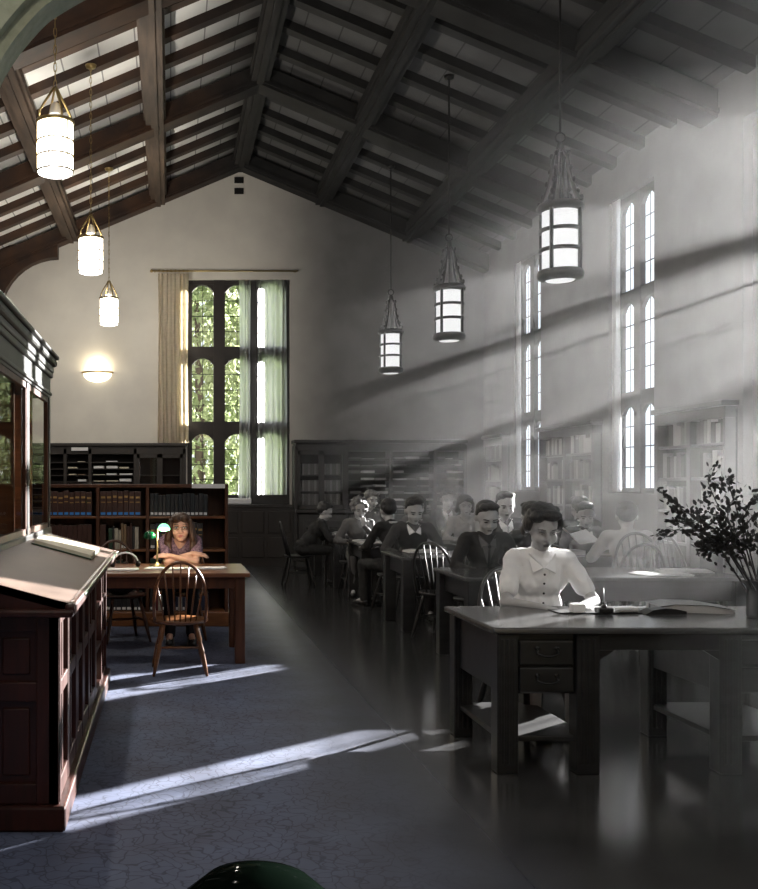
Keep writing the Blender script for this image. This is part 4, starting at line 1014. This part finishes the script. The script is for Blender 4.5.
def person(loc, yaw, label, sc=1., lean=.15, hp=.3, hyaw=0., wrists=((.12, -.42, .8), (-.12, -.42, .8)), hands=None, top='suit', bottom='suit', skin='gskin', hairm='hair_dark', hair='short',
           collar=None, tie=None, sleeve='long', female=False, vox=.014, glasses=False, vneck=False, roll=0., turn=0., elbow=(.7, .2, -.8), hs=1., skirt=False, buttons=False, extra_lean_x=0., headup=0.):
    t = thing('person', loc, yaw, label, 'person', sc=sc)
    P0 = Vector((0, 0, .56)); Rl = Matrix.Rotation(turn, 3, 'Z') @ Matrix.Rotation(lean, 3, 'X') @ Matrix.Rotation(extra_lean_x, 3, 'Y')
    def U(x, y, z): return P0+Rl@(Vector((x, y, z))-P0)
    Tm = Matrix.Translation(P0) @ Rl.to_4x4() @ Matrix.Translation(-P0)
    sw = .155 if female else .178
    nb = U(0, .01, 1.03); hc = U(0, -.015, 1.05)+Vector((0, -.03, .16+headup))
    Hm = Matrix.Translation(hc) @ Euler((hp, roll, hyaw), 'XYZ').to_matrix().to_4x4() @ Matrix.Scale(hs*1.06, 4)
    body = MB()
    body.ell((0, 0, .56), (.16, .12, .11), 14)
    body.ell((0, 0, .71), (.125, .1, .15), 14, Tm); body.ell((0, 0, .9), (.15, .1, .16), 14, Tm)
    body.rc(U(-sw+.03, 0, 1.0), .055, U(sw-.03, 0, 1.0), .055); body.rc(U(0, .01, 1.0), .065, hc+Vector((0, .02, -.07)), .05)
    if vneck: body.rc(U(0, -.072, .90), .03, U(0, -.03, 1.04), .062)
    # head
    h = MB(); h.ell((0, .008, .015), (.074, .092, .088), 20); h.ell((0, -.03, -.045), (.057, .058, .065), 16); h.ell((0, -.06, -.088), (.026, .026, .022), 12)
    h.rc((0, -.085, .0), .009, (0, -.103, -.032), .0105, 10)
    for s in (-1, 1):
        h.ell((s*.034, -.058, -.038), (.028, .03, .03), 12); h.ell((s*.076, .008, -.015), (.012, .02, .03), 10); h.ell((s*.012, -.093, -.036), (.009, .01, .008), 8)
        h.ell((s*.03, -.08, .016), (.026, .01, .009), 8)
    h.ell((0, -.084, -.064), (.023, .010, .012), 10)
    body.add([Hm@Vector(v) for v in h.v], h.f, True)
    cloth = MB(); vs_ = .016
    if female:
        for s in (-1, 1): cloth.ell((s*.06, -.07, .875), (.058, .05, .07), 12, Tm)
    cloth.ell((0, 0, .6), (.165, .125, .1), 16); cloth.ell((0, 0, .71), (.142, .118, .15), 16, Tm); cloth.ell((0, 0, .9), (.168, .118, .155), 16, Tm)
    cloth.rc(U(-sw+.02, .005, 1.0), .068, U(sw-.02, .005, 1.0), .068)
    if not vneck: cloth.rc(U(0, .012, 1.0), .08, U(0, .005, 1.045), .066)
    elbs = []
    for i, s in enumerate((1, -1)):
        shd = U(s*sw, 0, 1.0); el, wr = ik(shd, wrists[i], .28, .25, (s*elbow[0], elbow[1], elbow[2]))
        elbs.append((el, wr)); fdir = (wr-el).normalized()
        body.rc(shd, .045, el, .036); body.rc(el, .036, wr, .024)
        hd = hands[i] if hands else (fdir, (0, 0, -1), .5)
        hand(body, wr, hd[0] or fdir, hd[1], 1., hd[2], -s if len(hd) < 4 else hd[3])
        if sleeve == 'long': cloth.rc(shd, .062, el, .05); cloth.rc(el, .05, el.lerp(wr, .95), .035)
        elif sleeve == 'half': cloth.rc(shd, .058, shd.lerp(el, .68), .056)
        else: cloth.rc(shd, .064, el, .055); cloth.rc(el, .054, el.lerp(wr, .3), .047)
    legs = MB(); legs.ell((0, 0, .555), (.175, .135, .115), 14)
    for s in (-1, 1):
        hip = Vector((s*.085, 0, .54)); kn = Vector((s*.11, -.43, .53)); an = Vector((s*.10, -.42, .1)); toe = Vector((s*.11, -.57, .04))
        body.rc(hip, .07, kn, .05); body.rc(kn, .05, an, .034); body.rc(an, .033, toe, .026)
        legs.rc(hip, .087, kn, .067)
        if not skirt: legs.rc(kn, .066, an, .05)
        else: legs.rc(kn, .066, Vector((s*.1, -.42, .36)), .075)
    if skirt: legs.ell((0, -.3, .5), (.15, .17, .07), 12)
    b = remeshed(body, 'body', [skin], t, vox*.8 if vox > .008 else vox, 3)
    b['label'] = 'bare skin of face and hands'
    remeshed(cloth, 'top_garment', [top], t, max(vox, .01), 4, fold=.011)
    remeshed(legs, 'skirt' if skirt else 'trousers', [bottom], t, max(vox, .012), 4, fold=.009)
    for s in (-1, 1):
        mb = MB(); mb.rc((s*.10, -.41, .055), .042, (s*.112, -.58, .035), .034, 10); mb.box(s*.1-.04, s*.1+.045, -.62, -.37, 0, .02); mb.build('shoe', 'dark', t)
    # face details
    fm = lambda v: Hm@Vector(v)
    for s in (-1, 1):
        if vox <= .008:
            e = MB(); e.ell((s*.031, -.0815, -.003), (.0135, .007, .0065 if hp < .3 else .003), 10, Hm); e.mi = 1; e.ell((s*.031, -.0875, -.004), (.006, .003, .0055 if hp < .3 else .002), 8, Hm)
            e.build('eye', ['eyew', 'dark'], t)
            MB().tube([(s*.017, -.0885, .0035), (s*.031, -.0905, .006), (s*.046, -.083, .002)], .0018, 5, Hm).build('eyelash', 'dark', t)
            MB().tube([(s*.015, -.093, .019), (s*.033, -.0925, .024), (s*.052, -.08, .019)], [.002, .003, .0015], 5, Hm).build('eyebrow', hairm, t)
        else:
            MB().ell((s*.031, -.0835, -.003), (.014, .008, .0045), 8, Hm).build('eye', 'dark', t)
            MB().tube([(s*.014, -.091, .017), (s*.033, -.092, .022), (s*.052, -.08, .018)], .004, 5, Hm).build('eyebrow', hairm, t)
    lp = 'lip' if skin == 'skin' else 'glip'
    mb = MB(); mb.ell((0, -.0935, -.0605), (.020, .0045, .0035), 10, Hm); mb.ell((0, -.0925, -.068), (.017, .005, .0042), 10, Hm); mb.build('lips', lp, t)
    # hair
    hr = MB()
    if hair == 'short':
        hr.ell((0, .03, .05), (.081, .088, .064), 16, Hm); hr.ell((0, .05, .005), (.077, .062, .075), 14, Hm); hr.ell((.02, -.03, .1), (.05, .045, .022), 12, Hm); hr.ell((-.035, -.02, .088), (.038, .045, .024), 12, Hm)
        for s in (-1, 1): hr.ell((s*.072, .02, .02), (.012, .03, .035), 8, Hm)
    elif hair == 'cropped_wave':
        hr.ell((0, .026, .05), (.085, .09, .068), 16, Hm); hr.ell((0, .055, .0), (.08, .06, .08), 14, Hm); hr.ell((.02, -.05, .082), (.055, .035, .028), 12, Hm); hr.ell((-.045, -.035, .07), (.038, .04, .032), 12, Hm)
        for s in (-1, 1): hr.ell((s*.078, -.005, .02), (.022, .045, .05), 10, Hm); hr.ell((s*.074, .03, -.035), (.02, .035, .035), 10, Hm)
        for k in range(9): a = k*.7; hr.ell((.062*math.cos(a), .028+.065*math.sin(a), .075), (.028, .028, .026), 8, Hm)
    elif hair == 'long':
        hr.ell((0, .02, .042), (.085, .095, .07), 18, Hm); hr.ell((0, .055, -.05), (.086, .06, .12), 14, Hm); hr.ell((-.03, -.068, .062), (.036, .024, .03), 12, Hm); hr.ell((.03, -.068, .064), (.036, .024, .028), 12, Hm)
        for s in (-1, 1):
            hr.rc((s*.082, -.005, .02), .026, (s*.098, -.02, -.12), .03, 10, Hm); hr.rc((s*.073, -.045, .045), .02, (s*.092, -.04, -.09), .02, 10, Hm); hr.rc((s*.098, -.02, -.12), .03, (s*.085, -.035, -.165), .02, 10, Hm)
            hr.rc((s*.05, .06, -.1), .045, (s*.06, .04, -.16), .03, 10, Hm)
    elif hair == 'bob':
        hr.ell((0, .022, .042), (.09, .096, .076), 16, Hm); hr.ell((0, .055, -.02), (.086, .06, .1), 14, Hm)
        hr.ell((.03, -.058, .075), (.05, .03, .025), 10, Hm)
        for s in (-1, 1): hr.rc((s*.08, .0, .02), .022, (s*.085, .01, -.07), .026, 10, Hm)
    elif hair == 'curly':
        RR = random.Random(8)
        for k in range(46):
            a = RR.random()*2*PI; zz = RR.uniform(-.04, .11)
            r = math.sqrt(max(.0, 1-((zz-.02)/.1)**2)); x = .085*r*math.cos(a); y_ = .015+.095*r*math.sin(a)
            if y_ < -.045 and zz < .055: continue
            hr.ell((x, y_, zz), (.028,)*3, 8, Hm)
        hr.ell((0, .02, .045), (.082, .088, .07), 14, Hm)
    remeshed(hr, 'hair', [hairm], t, max(.006, vox*.6), 2)
    if glasses:
        mb = MB()
        for s in (-1, 1):
            mb.tube([(s*.031+.020*math.cos(q), -.103+abs(.014*math.cos(q))*.2, -.004+.015*math.sin(q)) for q in [k*PI/6 for k in range(12)]], .0013, 5, Hm, closed=True)
            mb.tube([(s*.051, -.1, 0), (s*.074, -.02, .004)], .0013, 5, Hm)
        mb.tube([(-.011, -.103, -.001), (.011, -.103, -.001)], .0013, 5, Hm); mb.build('glasses', 'iron', t)
    if collar:
        mb = MB()
        for s in (-1, 1):
            pts = [U(s*.005, -.085, .985), U(s*.075, -.02, 1.055), U(s*.08, .0, 1.04), U(s*.065, -.09, .955)]
            off = Rl@Vector((0, -.03, 0)); up = Rl@Vector((0, -.004, .008))
            q = [p+off for p in pts]; mb.add(q+[p+up for p in q], [(0, 1, 2, 3), (4, 7, 6, 5), (0, 4, 5, 1), (1, 5, 6, 2), (2, 6, 7, 3), (3, 7, 4, 0)], False)
        mb.tube([U(.068*math.cos(a), .01+.062*math.sin(a), 1.05) for a in [k*PI/8 for k in range(-2, 11)]], .014, 6)
        mb.build('collar', collar, t)
        if tie is not None:
            mb = MB(); pts = [U(-.06, -.125, .98), U(.06, -.125, .98), U(.0, -.142, .80)]; off = Rl@Vector((0, .02, 0))
            mb.add(pts+[p+off for p in pts], [(0, 1, 2), (3, 5, 4), (0, 3, 4, 1), (1, 4, 5, 2), (2, 5, 3, 0)], False); mb.build('shirt_front', collar, t)
            mb = MB(); mb.ell(U(0, -.14, .975), (.016, .012, .016), 8); mb.tube([U(0, -.142, .97), U(0, -.152, .88), U(0, -.148, .8)], [.012, .02, .022], 6, flat=.5); mb.build('tie', tie, t)
    if buttons:
        mb = MB()
        for k, z in enumerate((.955, .90, .84, .78)): mb.ell(U(0, -.135-.004*k, z), (.007,)*3, 8)
        mb.build('buttons', 'dark', t)
    return t

# the modern reader, arms folded on the table
person((.10, 9.76, 0), 0, 'woman with long brown hair, glasses and a patterned purple blouse, arms folded on the table', 1.0, lean=.5, hp=-.0, hs=1.18, headup=-.05, wrists=((-.10, -.44, .83), (.11, -.40, .85)),
       hands=[((-.9, .1, .02), (0, .5, -1), .35), ((.9, .05, -.1), (0, .4, -1), .35)], top='purple', bottom='black_cloth', skin='skin', hairm='hair_brown', hair='long', sleeve='half', female=True, vox=.007,
       glasses=True, vneck=True, elbow=(1., -.3, -.5))
# the writing woman at the front desk
person((2.33, 6.38, 0), -.12, 'woman in a white short-sleeved blouse writing at the front desk', 1.04, lean=.26, hp=.40, hyaw=.12, wrists=((.16, -.40, .74), (-.06, -.42, .735)),
       hands=[((.1, -1, -.1), (-.1, 0, -1), .55), ((.6, -.8, -.1), (.1, 0, -1), .6)], top='blouse', bottom='midcloth', hair='cropped_wave', sleeve='half', female=True, vox=.0075, hs=1.1, collar='blouse', buttons=True, skirt=True, elbow=(.75, .3, -.7), headup=0.0)
# readers at the long tables
person((2.86, 9.18, 0), 0, 'young man in a dark cardigan and tie reading behind the nearest long table', 1.01, .24, .45, 0, top='sweater', collar='midcloth', tie='suit', wrists=((.2, -.38, .72), (-.16, -.38, .72)), hs=1.16)
person((2.74, 11.38, 0), 0, 'man in a dark sweater with white collar reading an open book', 1.01, .22, .42, .05, top='sweater', collar='white', wrists=((.22, -.36, .72), (-.22, -.36, .72)), hs=1.16, hair='short')
person((3.80, 11.42, 0), 0, 'man in a dark suit and grey tie looking down at a paper', 1.05, .08, .32, -.1, top='suit', collar='blouse', tie='gcloth', wrists=((.12, -.36, .72), (-.12, -.36, .72)), hs=1.16)
person((4.66, 11.40, 0), .1, 'man in a dark jumper with open white collar looking down to the side', 0.97, .24, .4, -.35, top='sweater', collar='white', hairm='hair_mid', wrists=((.15, -.36, .74), (-.18, -.36, .74)), hs=1.16)
person((4.42, 9.66, 0), PI-.35, 'man in a light shirt seen from behind holding up a newspaper', 0.99, .12, .3, 0, top='gcloth', bottom='midcloth', hairm='hair_mid', wrists=((.2, -.36, .85), (-.05, -.40, .85)), sleeve='rolled', hs=1.13)
person((3.52, 9.66, 0), PI, 'person in a dark suit seen from behind at the second long table', 0.99, .1, .3, 0, top='suit', wrists=((.15, -.38, .74), (-.15, -.38, .74)), hs=1.13)
person((2.66, 11.92, 0), PI+.5, 'man in a dark suit with white collar seen from behind at the third long table', 0.99, .1, .25, -.4, top='suit', collar='white', wrists=((.15, -.38, .74), (-.15, -.38, .74)), hs=1.13)
person((4.92, 11.92, 0), PI, 'dark-haired person in dark jumper seen from behind, farthest right at the third table', 1.01, .1, .2, 0, top='sweater', collar='white', wrists=((.15, -.38, .74), (-.15, -.38, .74)), hs=1.13)
person((3.38, 13.62, 0), -.3, 'fair-haired woman in grey half hidden behind the man in the dark sweater', 1.01, .12, .25, .3, top='midcloth', hairm='hair_light', hair='bob', female=True, wrists=((.15, -.38, .74), (-.15, -.38, .74)), hs=1.13)
person((4.00, 13.62, 0), -.1, 'woman in a light blouse with dark hair at the third long table', 1.01, .12, .2, 0, top='gcloth', hairm='hair_dark', hair='bob', female=True, wrists=((.15, -.38, .74), (-.15, -.38, .74)), collar='gcloth', hs=1.13)
person((2.56, 13.62, 0), -.1, 'curly-haired woman resting her chin on her hand over a dark book', 0.99, .3, .3, .15, top='midcloth', bottom='midcloth', hairm='hair_light', hair='curly', female=True, wrists=((.05, -.34, .95), (-.16, -.38, .74)), hands=[((-.1, .1, 1), (0, 1, .2), 1.0), (None, (0, 0, -1), .5)], hs=1.13)
person((4.32, 15.68, 0), 0, 'man in a dark suit and tie at the fourth long table', 1.05, .08, .3, 0, top='suit', collar='white', tie='suit', wrists=((.15, -.38, .74), (-.15, -.38, .74)), hs=1.13)
person((3.14, 15.68, 0), 0, 'light-haired reader at the fourth long table behind the curly-haired woman', 1.05, .1, .25, .2, top='midcloth', hairm='hair_light', hair='bob', wrists=((.15, -.38, .74), (-.15, -.38, .74)), hs=1.13)
person((1.98, 14.85, 0), PI/2, 'man in a dark suit slumped forward over the end of the fourth long table', 0.99, .62, .5, 0, top='suit', collar='midcloth', wrists=((.22, -.55, .77), (-.15, -.55, .77)), hs=1.13)
for (x, y, rz, lab) in [(2.86, 9.27, 0, 'the man in the dark cardigan'), (2.74, 11.47, 0, 'the man in the dark sweater'), (3.8, 11.5, 0, 'the man in suit and grey tie'), (4.66, 11.5, .1, 'the man in the dark jumper looking aside'),
                        (4.44, 9.56, PH-.1, 'the newspaper reader'), (3.52, 9.56, PH, 'the dark-suited person seen from behind at the second table'), (2.68, 11.82, PH+.3, 'the dark-suited man seen from behind at the third table'),
                        (4.92, 11.82, PH, 'the person in dark jumper seen from behind'), (3.38, 13.7, 0, 'the fair-haired woman half hidden'), (4.0, 13.7, 0, 'the woman in the light blouse'), (2.56, 13.72, 0, 'the curly-haired woman'),
                        (4.32, 15.77, 0, 'the suited man at the fourth table'), (3.14, 15.77, 0, 'the light-haired reader at the fourth table'), (1.9, 14.85, PI/2, 'the slumped man')]:
    dup(gc, (x, y, 0), rz, 'dark windsor chair occupied by '+lab, sc=1.0)

# ------------------------------------------------------------------ haze (the sunlit dust of the old photograph)
def haze():
    m = bpy.data.materials.new('sunlit_dust'); m.use_nodes = True; nt = m.node_tree; N = nt.nodes; L = nt.links
    N.remove(N['Principled BSDF']); out = N['Material Output']
    s = N.new('ShaderNodeVolumeScatter'); s.inputs['Anisotropy'].default_value = .35; s.inputs['Color'].default_value = (1, 1, 1, 1)
    geo = N.new('ShaderNodeNewGeometry'); sep = N.new('ShaderNodeSeparateXYZ'); L.new(geo.outputs['Position'], sep.inputs[0])
    r = N.new('ShaderNodeMapRange'); r.interpolation_type = 'SMOOTHSTEP'; r.inputs[1].default_value = 1.6; r.inputs[2].default_value = 4.6; r.inputs[3].default_value = .0; r.inputs[4].default_value = HAZE
    L.new(sep.outputs[0], r.inputs[0])
    L.new(r.outputs[0], s.inputs['Density'])
    L.new(s.outputs[0], out.inputs['Volume'])
    return m
HAZE = .019
M['haze'] = haze()
e = XR-.01
hz = MB().prism([(1.5, .02), (e, .02), (e, zp(e)-.02), (1.5, zp(1.5)-.02)], 3.2, YF-.01).build('dusty_air', 'haze')
tag(hz, 'hazy sunlit dust filling the right side of the room', 'dust', None, 'stuff')

# ------------------------------------------------------------------ light
W = bpy.data.worlds.new('World'); SC.world = W; W.use_nodes = True
bg = W.node_tree.nodes['Background']; bg.inputs[0].default_value = (.86, .93, 1, 1); bg.inputs[1].default_value = 1.3
sd = bpy.data.lights.new('sun', 'SUN'); sd.energy = 58; sd.angle = math.radians(.6); sd.color = (1, .98, .96)
so = bpy.data.objects.new('sun', sd); COL.objects.link(so)
so.rotation_euler = Vector((1, .82, .343)).to_track_quat('Z', 'Y').to_euler()
for k, X, Y, Z in lanterns:
    bulb((X, Y, Z), {'w': 250, 'g': 45, 'n': 130, 'm': 70}[k], (1, .93, .82) if k != 'g' else (1, 1, 1), .06)
bulb((-1.34, YF-.07, 3.64), 12, (1, .85, .6), .04)
bulb((-.05, 8.93, 1.08), 8, (1, .82, .58), .02)

# ------------------------------------------------------------------ camera
cd = bpy.data.cameras.new('camera'); cam = bpy.data.objects.new('camera', cd); COL.objects.link(cam)
cam.location = (0, 0, EYE); cam.rotation_euler = (PI/2, 0, 0)
cd.sensor_fit = 'HORIZONTAL'; cd.sensor_width = 36; cd.lens = F/758*36
cd.shift_x = (379-HX)/758; cd.shift_y = (HY-444.5)/758; cd.clip_start = .05; cd.clip_end = 200
SC.camera = cam
SC.view_settings.view_transform = 'Standard'; SC.view_settings.look = 'None'; SC.view_settings.gamma = 1; SC.view_settings.use_curve_mapping = False
SC.view_settings.exposure = .08
SC.cycles.use_denoising = True
SC.cycles.max_bounces = 8; SC.cycles.transparent_max_bounces = 16; SC.cycles.volume_bounces = 0
SC.cycles.volume_step_rate = 4.0
SC.cycles.sample_clamp_indirect = 6
